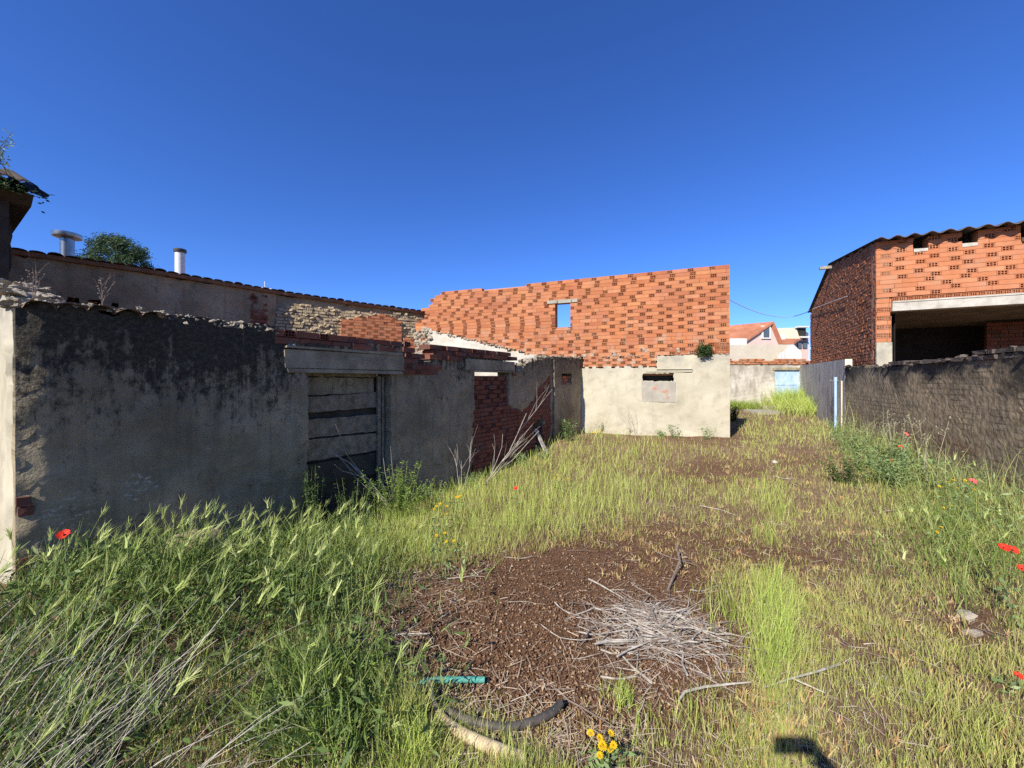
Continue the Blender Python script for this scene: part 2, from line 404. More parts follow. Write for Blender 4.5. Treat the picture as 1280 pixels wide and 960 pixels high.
# ------------------------------------------------------------------ terrain
LO = np.array((-3.35, 2.62)); LD = np.array((5.29, 8.18)); LLEN = float(np.linalg.norm(LD)); LD = LD/LLEN
LN = np.array((LD[1], -LD[0]))
def sstep(a, b, x):
    t = np.clip((x-a)/(b-a), 0, 1); return t*t*(3-2*t)
def wav(x, y):
    return (np.sin(x*1.7+.6*np.sin(y*.9))*np.cos(y*1.3+.4) + .6*np.sin(x*3.9+y*2.3+1.1)*np.sin(y*3.1-x*1.2) + .35*np.sin(x*7.3-y*5.1)*np.cos(x*4.4+y*6.7))
def gz(x, y):
    x = np.asarray(x, float); y = np.asarray(y, float)
    s = (x-LO[0])*LN[0] + (y-LO[1])*LN[1]; u = (x-LO[0])*LD[0] + (y-LO[1])*LD[1]
    z = -.17*np.exp(-(s/.75)**2)*sstep(-.6, 1.2, u)*(1-sstep(6.2, 8.4, u))
    z = z + .34*np.exp(-(((x+2.7)/1.25)**2+((y-2.55)/.95)**2)) + .10*sstep(3.2, 5.5, x)*sstep(2, 4, y)*(1-sstep(8, 11, y))
    z = z - .26*np.exp(-(((x+1.95)/.30)**2+((y-3.02)/.24)**2)**1.5)
    z = z + .13*sstep(5.5, 9.5, y) + .12*sstep(13, 20, y)
    z = z + .05*np.exp(-(((x-.2)/.9)**2+((y-2.6)/.8)**2))
    z = z + .018*wav(x, y)*np.exp(-(np.hypot(x, y)/45)**2)
    return z
def ground(px, py):
    """the point of the yard seen at a photo pixel"""
    dx = (px-640)/F; dz = (HOR-py)/F; z = 0.0
    for _ in range(12):
        t = (CAMZ-z)/(-dz); z = float(gz(dx*t, t))
    return Vector((dx*t, t, z))
def to_px(x, y, z=None):
    if z is None: z = gz(x, y)
    return 640+F*x/y, HOR-F*(z-CAMZ)/y

def blob(px, py, cx, cy, rx, ry):
    return np.exp(-(((px-cx)/rx)**2+((py-cy)/ry)**2)**1.5)

def masks(x, y):
    """cover of the yard (each 0..1) at ground points, read off a plan of the photograph"""
    yy = np.maximum(y, .35); px, py = to_px(x, yy)
    n1 = wav(x*1.1+3, y*1.1+1); n2 = wav(x*3.1+1, y*2.7+5)
    man = blob(px, py, 680, 775, 178, 105)*1.25 + blob(px, py, 820, 815, 140, 85) + .9*blob(px, py, 850, 690, 150, 42) + .7*blob(px, py, 890, 590, 80, 18) + .8*blob(px, py, 640, 930, 130, 70)
    man = man + .6*blob(px, py, 1215, 770, 55, 45) + .5*blob(px, py, 1030, 700, 70, 30) + .45*blob(px, py, 1000, 575, 30, 14) + .5*blob(px, py, 880, 545, 90, 12)
    man = np.clip(man*1.15 + .12*n1 + .1*n2, 0, 1)
    band = blob(px, py, 600, 625, 260, 75) + blob(px, py, 500, 650, 110, 60) + .8*blob(px, py, 770, 580, 130, 40) + blob(px, py, 690, 560, 150, 22)
    thin = np.clip(1.1*blob(px, py, 690, 785, 180, 100) + .8*blob(px, py, 830, 805, 120, 80) + .8*blob(px, py, 860, 685, 130, 42) + .7*blob(px, py, 760, 915, 190, 55) + .85*blob(px, py, 1215, 775, 62, 46) + .75*blob(px, py, 1030, 700, 85, 34) + .85*blob(px, py, 890, 590, 95, 20) + .8*blob(px, py, 860, 549, 110, 9) + .7*blob(px, py, 1003, 572, 34, 16) + .5*blob(px, py, 920, 640, 40, 20) + .2*n2 + .16*wav(x*7.3+2, y*6.1) - .1, 0, 1)
    band = band + .9*blob(px, py, 965, 650, 26, 70) + 1.0*blob(px, py, 968, 800, 34, 75) + .9*blob(px, py, 980, 535, 70, 26) + .9*blob(px, py, 1000, 510, 80, 25) + .6*blob(px, py, 905, 760, 30, 40)
    band = band + .25*blob(px, py, 840, 905, 60, 40)+ .5*blob(px, py, 1090, 580, 90, 60) + .5*blob(px, py, 1210, 660, 110, 90)
    green = np.clip(band*1.2 + .22*n1 - .9*blob(px, py, 690, 790, 160, 85) - .6*blob(px, py, 850, 690, 120, 35), 0, 1)
    right = sstep(850, 980, px)*sstep(540, 600, py)
    dry = np.clip(.46 + .6*right + .25*n1 + .2*n2 + .45*blob(px, py, 1010, 585, 150, 60) + .35*blob(px, py, 720, 660, 200, 45) + .5*blob(px, py, 560, 690, 90, 35) - 1.6*blob(px, py, 680, 785, 170, 88) - .8*blob(px, py, 820, 800, 110, 70), 0, 1)
    pit = np.exp(-(((x+1.95)/.26)**2+((y-3.0)/.24)**2)**2)
    green = green*(1-.9*thin)*(1-pit); dry = dry*(1-pit); dry = dry*(1-.93*thin)
    left = np.clip(1.25*blob(px, py, 120, 730, 300, 105) + .9*blob(px, py, 330, 690, 90, 45) + .8*blob(px, py, 30, 900, 160, 120), 0, 1)
    dry = dry*(1-.85*left); green = green*(1-.8*left)
    left = left*(1-pit)*(1-.75*blob(px, py, 515, 765, 75, 55)); green = green*(1-.6*blob(px, py, 515, 765, 75, 50))
    return dict(man=man, thin=thin, green=green, dry=dry, left=left, right=right, px=px, py=py, n1=n1, n2=n2)

def build_ground():
    ang = np.concatenate([np.linspace(-64, 64, 430), np.linspace(66, 294, 90)])
    rad = np.concatenate([[.02], np.geomspace(.5, 30, 330), np.geomspace(33, 420, 26)])
    A, Rr = np.meshgrid(np.radians(ang), rad)
    X = Rr*np.sin(A); Y = Rr*np.cos(A); Z = gz(X, Y)
    fine = (rng.random(Z.shape)-.5)*.022*np.exp(-(Rr/14)**2)
    Z = Z + fine
    m = masks(X, Y)
    man = m['man']
    na, nr = len(ang), len(rad)
    idx = np.arange(na*nr).reshape(nr, na)
    i0 = idx[:-1, :]; i1 = idx[1:, :]
    f = np.stack([i0, np.roll(i0, -1, 1), np.roll(i1, -1, 1), i1], -1).reshape(-1, 4)[:, ::-1]
    o = np_mesh('ground', np.stack([X, Y, Z], -1).reshape(-1, 3), f, M['ground'])
    at = o.data.attributes.new('manure', 'FLOAT', 'POINT')
    man = np.where(Y > .4, man, .2)
    at.data.foreach_set('value', man.astype(np.float32).ravel())
    o.data.polygons.foreach_set('use_smooth', [True]*len(o.data.polygons))
    tag(o, kind='structure'); return o
build_ground()

# ------------------------------------------------------------------ wall frames
class Frame:
    def __init__(s, o, d, n):
        s.o = Vector((o[0], o[1])); s.d = Vector((d[0], d[1])).normalized(); s.n = Vector((n[0], n[1])).normalized()
    def P(s, u, z, out=0.0):
        return Vector((s.o.x+s.d.x*u+s.n.x*out, s.o.y+s.d.y*u+s.n.y*out, z))
    def U(s, px):
        k = (px-640)/F; return (k*s.o.y-s.o.x)/(s.d.x-k*s.d.y)
    def pick(s, px, py):
        u = s.U(px); y = s.o.y+s.d.y*u; return u, CAMZ+(HOR-py)/F*y
    def rot(s):       # columns: along, outward, up
        return Matrix(((s.d.x, s.n.x, 0), (s.d.y, s.n.y, 0), (0, 0, 1)))

def poly_fn(pts):
    xs = [p[0] for p in pts]; ys = [p[1] for p in pts]
    return lambda u: float(np.interp(u, xs, ys))

def in_poly(poly):
    def f(u, z):
        c = False; n = len(poly); j = n-1
        for i in range(n):
            a, b = poly[i], poly[j]
            if (a[1] > z) != (b[1] > z) and u < (b[0]-a[0])*(z-a[1])/(b[1]-a[1])+a[0]: c = not c
            j = i
        return c
    return f

def masked_wall(mb, fr, u0, u1, z0, z1, res, inside, depth, thick, jit=.3):
    """a wall of small cells: any outline and any openings, rough front, real thickness"""
    nu = max(1, round((u1-u0)/res)); nz = max(1, round((z1-z0)/res))
    du = (u1-u0)/nu; dz = (z1-z0)/nz
    cell = [[inside(u0+(i+.5)*du, z0+(k+.5)*dz) for k in range(nz)] for i in range(nu)]
    cache = {}
    V = []; UV = []; Fc = []
    def node(i, k, back):
        key = (i, k, back)
        if key in cache: return cache[key]
        rr = random.Random(i*7919+k*104729)
        edge = 0 < i < nu and 0 < k < nz
        u = u0+i*du+(rr.uniform(-jit, jit)*du if edge else 0); z = z0+k*dz+(rr.uniform(-jit, jit)*dz if 0 < k else 0)
        V.append(fr.P(u, z, -thick if back else depth(u, z))); UV.append((u, z)); cache[key] = len(V)-1
        return cache[key]
    for i in range(nu):
        for k in range(nz):
            if not cell[i][k]: continue
            a, b, c, d = (i, k), (i+1, k), (i+1, k+1), (i, k+1)
            Fc.append(tuple(node(*q, 0) for q in (a, b, c, d)))
            Fc.append(tuple(node(*q, 1) for q in (d, c, b, a)))
            for (p, q), (ii, kk) in (((a, b), (i, k-1)), ((b, c), (i+1, k)), ((c, d), (i, k+1)), ((d, a), (i-1, k))):
                if 0 <= ii < nu and 0 <= kk < nz and cell[ii][kk]: continue
                Fc.append((node(*p, 0), node(*p, 1), node(*q, 1), node(*q, 0)))
    mb.add(V, Fc, UV)

def bricks(mb, fr, u0, u1, z0, z1, course, st, hd, mask, out=.012, deep=.05, gap=.009, jit=.003, holes=True, all_headers=False, tilt=.0, hole_drop=0.0, clips=(), hole_deep=.10):
    """individual bricks; headers show their 3 x 2 hollow cells as real recesses"""
    nc = int(round((z1-z0)/course))
    for c in range(nc):
        z = z0+c*course
        u = u0 - ((c % 2)*(st+hd)/2) + random.uniform(-.06, .02)
        k = 0
        while u < u1:
            header = all_headers or (k % 2 == 1 and random.random() > .05)
            w = hd if header else st*random.uniform(.97, 1.03)
            k += 1
            ua, ub = u+gap/2, u+w-gap/2; u += w
            ua = max(ua, u0); ub = min(ub, u1)
            for (ca, cb, za_, zb_) in clips:
                if za_ < z+course*.5 < zb_ and ub > ca and ua < cb:
                    if ca-ua > ub-cb: ub = min(ub, ca)
                    else: ua = max(ua, cb)
            if ub-ua < .03: continue
            um = (ua+ub)/2; zm = z+course/2
            if not mask(um, zm): continue
            za, zb = z+gap/2, z+course-gap/2
            o = out+random.uniform(-jit, jit)
            t = random.uniform(-tilt, tilt)
            def PP(uu, zz, oo): return fr.P(uu, zz+(uu-um)*t, oo)
            if header and holes and random.random() > hole_drop:
                xs = np.array([0, .08, .325, .385, .615, .675, .92, 1]); ys = np.array([0, .11, .45, .55, .89, 1])
                nx, ny = len(xs), len(ys)
                vs = [PP(ua+(ub-ua)*x, za+(zb-za)*y, o) for y in ys for x in xs]; fs = []
                uvv = [(ua+(ub-ua)*x, za+(zb-za)*y) for y in ys for x in xs]
                for j in range(ny-1):
                    for i in range(nx-1):
                        q = (j*nx+i, j*nx+i+1, (j+1)*nx+i+1, (j+1)*nx+i)
                        if i % 2 == 1 and j % 2 == 1:
                            b = len(vs)
                            for (xx, yy) in ((xs[i], ys[j]), (xs[i+1], ys[j]), (xs[i+1], ys[j+1]), (xs[i], ys[j+1])):
                                vs.append(PP(ua+(ub-ua)*xx, za+(zb-za)*yy, o-hole_deep)); uvv.append((0, 0))
                            for e in range(4): fs.append((q[e], q[(e+1) % 4], b+(e+1) % 4, b+e))
                            fs.append((b, b+1, b+2, b+3))
                        else: fs.append(q)
                b = len(vs)
                for (uu, zz) in ((ua, za), (ub, za), (ub, zb), (ua, zb)): vs.append(PP(uu, zz, o-deep)); uvv.append((uu, zz))
                cs = (0, nx-1, nx*ny-1, nx*(ny-1))
                # side walls follow the rim so no edge is left open
                rim = [list(range(0, nx)), [j*nx+nx-1 for j in range(ny)], [nx*(ny-1)+i for i in range(nx-1, -1, -1)], [j*nx for j in range(ny-1, -1, -1)]]
                for e in range(4): fs.append(tuple(reversed(rim[e])) + (b+e, b+(e+1) % 4))
                mb.add(vs, fs, uvv)
            else:
                j = .002
                lo = [PP(ua+random.uniform(-j, j), za+random.uniform(-j, j), o), PP(ub+random.uniform(-j, j), za, o+random.uniform(-jit, jit)*.6), PP(ub, zb+random.uniform(-j, j), o), PP(ua, zb, o+random.uniform(-jit, jit)*.6)]
                bk = [PP(ua, za, o-deep), PP(ub, za, o-deep), PP(ub, zb, o-deep), PP(ua, zb, o-deep)]
                mb.add(lo+bk, [(0,1,2,3),(0,4,5,1),(1,5,6,2),(2,6,7,3),(3,7,4,0),(7,6,5,4)], [(ua, za), (ub, za), (ub, zb), (ua, zb)]*2)

def fbox(mb, fr, u0, u1, z0, z1, o0, o1, jit=0.0):
    """a box on a wall frame from outward offset o0 to o1"""
    j = lambda: random.uniform(-jit, jit)
    lo = [fr.P(u0+j(), z0+j(), o1), fr.P(u1+j(), z0+j(), o1), fr.P(u1+j(), z1+j(), o1), fr.P(u0+j(), z1+j(), o1)]
    hi = [fr.P(u0, z0, o0), fr.P(u1, z0, o0), fr.P(u1, z1, o0), fr.P(u0, z1, o0)]
    mb.add(lo+hi, [(0,1,2,3),(7,6,5,4),(0,4,5,1),(1,5,6,2),(2,6,7,3),(3,7,4,0)], [(u0, z0), (u1, z0), (u1, z1), (u0, z1)]*2)

def wn(u, z, s=1.0): return float(wav(u*s, z*s*1.3))

M['old_tile'] = simple('mossy_dark_tile', (.045, .035, .025), (.10, .075, .05), 8, .6, .95)
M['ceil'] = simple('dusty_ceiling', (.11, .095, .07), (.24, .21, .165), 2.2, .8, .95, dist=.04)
M['old_wall'] = simple('earth_wall_painted_shade', (.035, .026, .018), (.085, .063, .042), 3, .8, .95, dist=.03)  # earth wall tone darkened, its shade is put into the colour
def patch_mat():
    n = NT('patched_cement_over_brick'); v = n.coord('Object')
    c = n.mix(n.ramp(n.noise(v, 4, 6, .65), [(.4, 0), (.65, 1)]), (.30, .275, .22), (.40, .365, .285))
    c = n.mix(n.ramp(n.noise(n.mapping(v, (1, 1, 1.3), (4.1, 0, 2.2)), 3.2, 5, .6), [(.56, 0), (.66, .75)]), c, (.38, .17, .10))
    n.color(c).rough(.9).bump(n.noise(v, 30, 4, .7), .3, .008); return n.m
M['patch'] = patch_mat()
# ================================================================== the ruined wall on the left
L = Frame(LO, LD, LN)
ruin = empty('ruined_wall', (LO[0], LO[1], -.2), 'long roofless ruined wall of stained grey cement render with boarded door on the left', 'wall')
lp = L.pick
tops = [lp(*q) for q in ((20, 376), (60, 379), (128, 384), (132, 389), (152, 386), (230, 397), (300, 405), (340, 409), (352, 428))]
tops += [lp(355, 429), lp(503, 434), lp(504, 434), lp(511, 441), lp(517, 449), lp(524, 455), lp(533, 457), lp(539, 450), lp(542, 443), lp(545, 437), lp(580, 444), lp(637, 451), lp(641, 463), lp(648, 464), lp(656, 456), lp(668, 449), lp(690, 446)]
tops += [(LLEN, lp(726, 448)[1])]
topf = poly_fn(tops)
dU0, dU1 = L.U(382), L.U(487); dTop = lp(430, 464)[1]
wU0, wU1 = L.U(592), L.U(637); wTop = lp(610, 463)[1]
nU0, nU1 = L.U(700), L.U(714); nZ1 = lp(707, 466)[1]; nZ0 = lp(707, 480)[1]
hU0, hU1 = L.U(668), L.U(681); hZ1 = lp(674, 523)[1]; hZ0 = -.3
tri = [lp(592, 512), lp(636, 508), lp(655, 514), lp(662, 508), lp(676, 482), lp(686, 470), lp(689, 470), (lp(689, 470)[0], -.4), (lp(592, 512)[0], -.4)]
tri_in = in_poly(tri)
parU0, parU1 = L.U(344), L.U(504)
def L_inside(u, z):
    if z > topf(u)+.02*wn(u, z, 5): return False
    if dU0 < u < dU1 and z < dTop: return False
    if wU0 < u < wU1 and .35 < z < wTop: return False
    if nU0 < u < nU1 and nZ0 < z < nZ1: return False
    if hU0 < u < hU1 and z < hZ1+.05*wn(u, z, 4): return False
    return True
def L_depth(u, z):
    d = .012*wn(u, z, 1.3) + .005*wn(u, z, 5)
    if tri_in(u+.03*wn(u, z, 6), z+.03*wn(u, z, 5)): d -= .04
    if u < .05+.035*wn(u, z, 9): d -= .02+.02*abs(wn(u, z, 6))          # broken corner
    return d
mb = MB(); masked_wall(mb, L, 0, LLEN, -.42, 2.45, .05, L_inside, L_depth, .30)
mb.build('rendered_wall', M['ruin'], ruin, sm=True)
# the sunlit return at the near corner
RT = Frame(L.P(-.012, 0, -.10), (-LN[0], -LN[1]), (-LD[0], -LD[1]))
mb = MB(); masked_wall(mb, RT, .0, 2.6, -.4, 2.6, .05, lambda u, z: z < 2.12+.05*wn(u, 0, 3)+.12*u-.012*u*u, lambda u, z: .012+.014*wn(u, z, 1.5)+.006*wn(u, z, 6)-(.035 if u < .07+.04*wn(z, 1, 4) else 0), .27)
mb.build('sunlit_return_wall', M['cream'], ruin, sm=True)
mb = MB(); bricks(mb, L, .0, .075, .1, 1.3, .07, .09, .09, lambda u, z: wn(z*3, 2, 2) > .55, out=.008, deep=.05, jit=.012, holes=False, tilt=.1); mb.build('corner_brick', M['brick_dark'], ruin)
# rubble and broken tiles along the top
mb = MB()
for i in range(150):
    u = random.uniform(.0, 1.72)
    mb.lump(L.P(u, topf(u)+random.uniform(-.025, .02), random.uniform(-.3, .01)), random.uniform(.015, .045), .35, 7, .4)
for i in range(190):
    u = random.uniform(0, 2.4)
    mb.lump(RT.P(u, 2.10+.12*u+random.uniform(-.02, .10)+.10*min(1, u), random.uniform(-.25, .02)), random.uniform(.02, .07), .35, 7, .4)
for i in range(60):
    u = random.uniform(L.U(500), L.U(545))
    mb.lump(L.P(u, topf(u)+random.uniform(-.03, .03), random.uniform(-.3, -.12)), random.uniform(.03, .07), .6, 6)
for i in range(45):
    u = random.uniform(L.U(636), L.U(668))
    mb.lump(L.P(u, topf(u)+random.uniform(-.02, .04), random.uniform(-.25, .03)), random.uniform(.03, .07), .6, 6)
for i in range(110):
    u = random.uniform(.7, 1.85); mb.lump(L.P(u, topf(u)+random.uniform(-.05, .015), random.uniform(-.1, .012)), random.uniform(.01, .03), .6, 6, .45)
for i in range(55):
    u = random.uniform(L.U(545), L.U(640)); mb.lump(L.P(u, topf(u)+random.uniform(.0, .03), random.uniform(-.28, -.02)), random.uniform(.02, .04), .6, 6)
for i in range(40):
    u = random.uniform(L.U(680), LLEN); mb.lump(L.P(u, topf(u)+random.uniform(-.0, .03), random.uniform(-.28, .0)), random.uniform(.02, .045), .6, 6)
mb.build('rubble', M['stone'], ruin)['kind'] = 'stuff'
mb = MB()                                                # clay tile edge laid on the wall head
for i in range(5):
    u = .03+i*.15; a = []
    for side in (0, 1):
        for q in range(7):
            th = math.pi*q/6
            a.append(L.P(u+.07-.075*math.cos(th), topf(u)-.045+.05*math.sin(th)+.01*random.random(), .055-.42*side))
    mb.add(a, [(q, q+1, q+8, q+7) for q in range(6)])
mb.build('tile_coping', M['tile'], ruin)
# lintels
mb = MB(); a0, a1 = L.U(355), L.U(503)
z0a, z1a = lp(430, 463)[1], lp(430, 437)[1]
fbox(mb, L, a0, a1, z0a+.01, z1a-.03, -.25, .028, .012); fbox(mb, L, a0+.01, a1-.03, z1a-.028, z1a+.005, -.25, .045, .008); fbox(mb, L, a0+.02, a1-.01, z0a-.035, z0a+.008, -.25, .036, .01)
mb.build('door_lintel', M['lintel_dark'], ruin)
mb = MB(); b0, b1 = L.U(581), L.U(642)
fbox(mb, L, b0, b1, wTop-.0, lp(610, 450)[1], -.2, .03, .01); fbox(mb, L, b0+.1, b1+.03, wTop-.03, wTop-.002, -.2, .045, .01)
mb.build('window_lintel', M['lintel_dark'], ruin)
# weathered hollow brick courses on the wall head
ptop = poly_fn([lp(342, 406), lp(378, 411), lp(382, 418), lp(386, 412), lp(420, 416), lp(435, 419), lp(470, 421), lp(502, 424), lp(503, 424)])
mb = MB()
bricks(mb, L, parU0, parU1-.02, z1a+.012, z1a+.30, .078, .26, .115, lambda u, z: z < ptop(u)-.01, out=.0, deep=.22, jit=.012, hole_drop=.2)
vtop = poly_fn([lp(503, 424), lp(512, 427), lp(513, 433), lp(521, 441), lp(526, 450), lp(534, 459), lp(538, 452), lp(540, 446), lp(541, 432), lp(565, 434), lp(600, 437), lp(640, 443), lp(644, 446), lp(645, 466)])
bricks(mb, L, L.U(503), L.U(645), topf(L.U(533))-.14, 2.6, .078, .26, .115, lambda u, z: z < vtop(u) and (z > topf(u)-.14 or u < L.U(545)) and not (L.U(581)-.02 < u < L.U(642) and z < lp(610, 449)[1]), out=.02, deep=.24, jit=.012, hole_drop=.2)
mb.build('brick_parapet', M['brick_dark'], ruin)
mb = MB()
bricks(mb, L, L.U(592), L.U(689)+.02, -.35, 2.0, .075, .25, .12, lambda u, z: tri_in(u, z) and not (hU0 < u < hU1 and z < hZ1), out=-.012, deep=.05, jit=.008, hole_drop=.7)
mb.build('exposed_brickwork', M['brick_dark'], ruin)
mb = MB(); bricks(mb, L, wU0-.01, wU1+.01, .3, wTop-.075, .085, .24, .12, lambda u, z: True, out=-.07, deep=.10, jit=.02, holes=True, hole_drop=.3)
mb.build('blocked_window_brick', M['brick_dark'], ruin)
mb = MB(); fbox(mb, L, wU0-.05, wU1+.05, .25, wTop-.1, -.25, -.12); mb.build('window_backing', M['mortar_dark'], ruin)
mb = MB(); bricks(mb, L, nU0, nU1, nZ0-.02, nZ1-.07, .075, .2, .1, lambda u, z: True, out=-.06, deep=.1, jit=.02, hole_drop=.3); mb.build('niche_brick', M['brick'], ruin)
mb = MB(); fbox(mb, L, hU0-.1, hU1+.1, -.3, hZ1+.1, -.42, -.32); mb.build('hole_back', M['black'], ruin)  # black sheet behind the hole, painted as shade
mb = MB(); fbox(mb, L, nU0-.1, nU1+.1, nZ0-.1, nZ1+.1, -.41, -.325); mb.build('niche_back', M['black'], ruin)  # black sheet behind the niche, painted as shade
# pier at the far end
mb = MB(); pz = topf(9.2)
def pier_in(u, z):
    return z < topf(u)-.02 and not (nU0 < u < nU1 and nZ0 < z < nZ1)
masked_wall(mb, L, L.U(691), L.U(699), -.3, pz, .05, pier_in, lambda u, z: .045+.008*wn(u, z, 3), -.015)
masked_wall(mb, L, L.U(699)+.01, LLEN, -.3, pz, .05, pier_in, lambda u, z: .02+.012*wn(u, z, 3), -.004)
mb.build('end_pier', M['ruin'], ruin, sm=True)
# boarded door
DZ = dTop
door = None
mb = MB(); fbox(mb, L, dU0-.05, dU1+.05, -.4, DZ-.05, -.27, -.20); door = mb.build('boarded_door_shade_back', M['dark_wood'], ruin)  # dark sheet added behind the planks so their gaps look unlit
def board(name, q0, q1, q2, q3, mat, o0=-.19, o1=-.15):
    m_ = MB(); cs = [lp(*q) for q in (q0, q1, q2, q3)]         # bottom left, bottom right, top right, top left
    n = 14; lo = []; hi = []
    V = []; fs = []
    for i in range(n+1):
        t = i/n
        for (zz, off) in ((0, o1), (1, o1), (1, o0), (0, o0)):
            ua = cs[0][0]*(1-t)+cs[1][0]*t; za = cs[0][1]*(1-t)+cs[1][1]*t
            ub = cs[3][0]*(1-t)+cs[2][0]*t; zb = cs[3][1]*(1-t)+cs[2][1]*t
            u, z = (ua, za) if zz == 0 else (ub, zb)
            V.append(L.P(u, z+random.uniform(-.007, .007), off+random.uniform(-.003, .003)))
    for i in range(n):
        for e in range(4): fs.append((i*4+e, i*4+(e+1) % 4, i*4+4+(e+1) % 4, i*4+4+e))
    fs += [(3, 2, 1, 0), (n*4, n*4+1, n*4+2, n*4+3)]
    m_.add(V, fs, [((p.x+p.y), p.z) for p in V]); return m_.build(name, mat, door)
board('plank', (382, 470), (480, 472), (480, 466), (382, 463), M['wood'])
board('cement_board', (382, 495), (476, 491), (476, 473), (382, 471), M['ruin'])
board('plank', (380, 518), (487, 508), (487, 490), (380, 498), M['wood'], -.17, -.13)
board('plank', (380, 550), (486, 539), (486, 518), (380, 527), M['wood'], -.17, -.13)
board('plank', (380, 581), (486, 563), (486, 541), (380, 553), M['wood'], -.165, -.125)
board('plank', (380, 615), (486, 592), (486, 566), (380, 585), M['dark_wood'])
mb = MB(); fbox(mb, L, L.U(478), L.U(481.5), -.3, DZ-.06, -.12, -.09); fbox(mb, L, L.U(483.5), L.U(486.5), -.3, DZ-.06, -.14, -.10); mb.build('door_post', M['wood'], door)

# ================================================================== the brick building in the middle
C = Frame((5.3, 9.45), (-.930, .3665), (-.3665, -.930)); cp = C.pick
mid = empty('brick_building', (5.3, 9.45, 0), 'tall roofless brick wall with one open window above a cream rendered base', 'building')
ctop = poly_fn([cp(912, 328), cp(902, 328), cp(901, 331), cp(727, 346), cp(640, 358), cp(548, 365), cp(546, 370), cp(538, 372), cp(536, 384), cp(530, 386), cp(527, 400), cp(520, 402), cp(516, 420), cp(505, 424)])
CL = C.U(505)
cw0, cw1 = C.U(713), C.U(694); cwz0, cwz1 = cp(703, 411)[1], cp(703, 379)[1]
ZL = 2.2                                           # ledge where the brick starts
vS = (C.U(843), C.U(804)); vZ = (cp(824, 476.5)[1], cp(824, 466)[1])
lowz = cp(775, 458)[1]
wash = [cp(537, 412), cp(650, 441), cp(690, 448), cp(690, 500), cp(537, 500)]
wash_in = in_poly(wash)
ucr = C.U(822)
def C_in(u, z):
    if z > ctop(u)-.01: return False
    if cw0 < u < cw1 and cwz0 < z < cwz1: return False
    return True
mb = MB(); masked_wall(mb, C, 0, CL, 1.7, 4.55, .06, C_in, lambda u, z: -.14, .24, .0); mb.build('wall_core', M['mortar'], mid)
Cf = Frame(C.P(0, 0, 0), C.d, C.n)
mb = MB()
bricks(mb, Cf, 0, CL, 2.22, 4.6, .0945, .335, .142, lambda u, z: z < ctop(u)-.03 and not (wash_in(u, z)), out=.014, deep=.165, gap=.005, jit=.005, hole_drop=.06, clips=((cw0, cw1, cwz0, cwz1), (C.U(722), C.U(684), cwz1, cwz1+.1)))
mb.build('brick_wall', M['brick'], mid)
mb = MB()                                          # a band of bare hollow brick above the render, on the left
bricks(mb, Cf, ucr+.02, C.U(729), lowz-.01, 2.19, .073, .26, .12, lambda u, z: True, out=.02, deep=.17, gap=.006, jit=.005, hole_drop=0)
mb.build('bare_brick_band', M['brick'], mid); mb = MB()
bricks(mb, Cf, 0.0, .35, 2.225, 2.5, .09, .12, .12, lambda u, z: True, out=.034, deep=.05, jit=.003, all_headers=True, hole_deep=.04)
mb.build('corner_bricks', M['brick'], mid)
mb = MB()
def base_in(u, z):
    if vS[0] < u < vS[1] and vZ[0] < z < vZ[1]: return False
    if u > ucr and z > lowz-.02+.012*wn(u, z, 8): return False
    return z < ZL+.012*wn(u, z, 6)
masked_wall(mb, C, 0, C.U(716), -.1, 2.3, .05, base_in, lambda u, z: .05+.010*wn(u, z, 1.2)+.004*wn(u, z, 5), .2)
mb.build('rendered_base', M['cream'], mid, sm=True)
mb = MB(); fbox(mb, C, vS[0]-.2, vS[1]+.2, vZ[0]-.2, vZ[1]+.2, -.45, -.24); mb.build('vent_back', M['black'], mid)  # black sheet behind the vent, painted as shade
mb = MB(); fbox(mb, C, vS[0]-.03, vS[1]+.03, cp(824, 502)[1], vZ[0]-.012, .02, .066, .012); mb.build('patched_opening', M['patch'], mid)
mb = MB(); fbox(mb, C, C.U(865), ucr+.02, vZ[1]+.085, vZ[1]+.10, .03, .10, .004); mb.build('drip_ledge', M['cream'], mid); mb = MB(); fbox(mb, C, C.U(865), ucr+.3, vZ[1]+.02, vZ[1]+.082, .03, .068, .006); mb.build('vent_lintel', M['cream'], mid)
mb = MB()                                          # mortar squeezed along the ledge
for i in range(130):
    u = random.uniform(0, CL-1); mb.lump(C.P(u, ZL+random.uniform(-.01, .03), random.uniform(.0, .03)), random.uniform(.015, .045), .4, 8, .15)
for px in (730, 768, 806, 849):
    u = C.U(px)
    for q in range(4): mb.lump(C.P(u+random.uniform(-.04, .04), ZL+random.uniform(.03, .17), .0), random.uniform(.03, .055), 1.1, 9, .12)
mb.build('mortar_ledge', M['stone'], mid)['kind'] = 'stuff'
win = None
mb = MB()
for (q0, q1) in ((C.U(722), C.U(714.5)), (C.U(714), C.U(697)), (C.U(696.5), C.U(684))): fbox(mb, C, q0+.004, q1-.004, cwz1+.0, cwz1+.10, -.2, .03, .008)
win = mb.build('window_lintel', M['concrete'], mid)
mb = MB(); fbox(mb, C, cw0-.0, cw1+.0, cwz0-.03, cwz0+.006, -.22, .012, .004); mb.build('window_sill', M['mortar'], mid)
mb = MB(); masked_wall(mb, C, C.U(691), C.U(536.5), 1.7, 3.4, .06, lambda u, z: wash_in(u, z+.02*wn(u, z, 6)), lambda u, z: .045+.012*wn(u, z, 2), .1); mb.build('whitewashed_patch', M['white_wash'], mid)
mb = MB()
for i in range(90):
    px = random.uniform(517, 540); u = C.U(px); z = random.uniform(2.0, 3.25)
    mb.lump(C.P(u, z, random.uniform(.0, .07)), random.uniform(.05, .11), .7, 7)
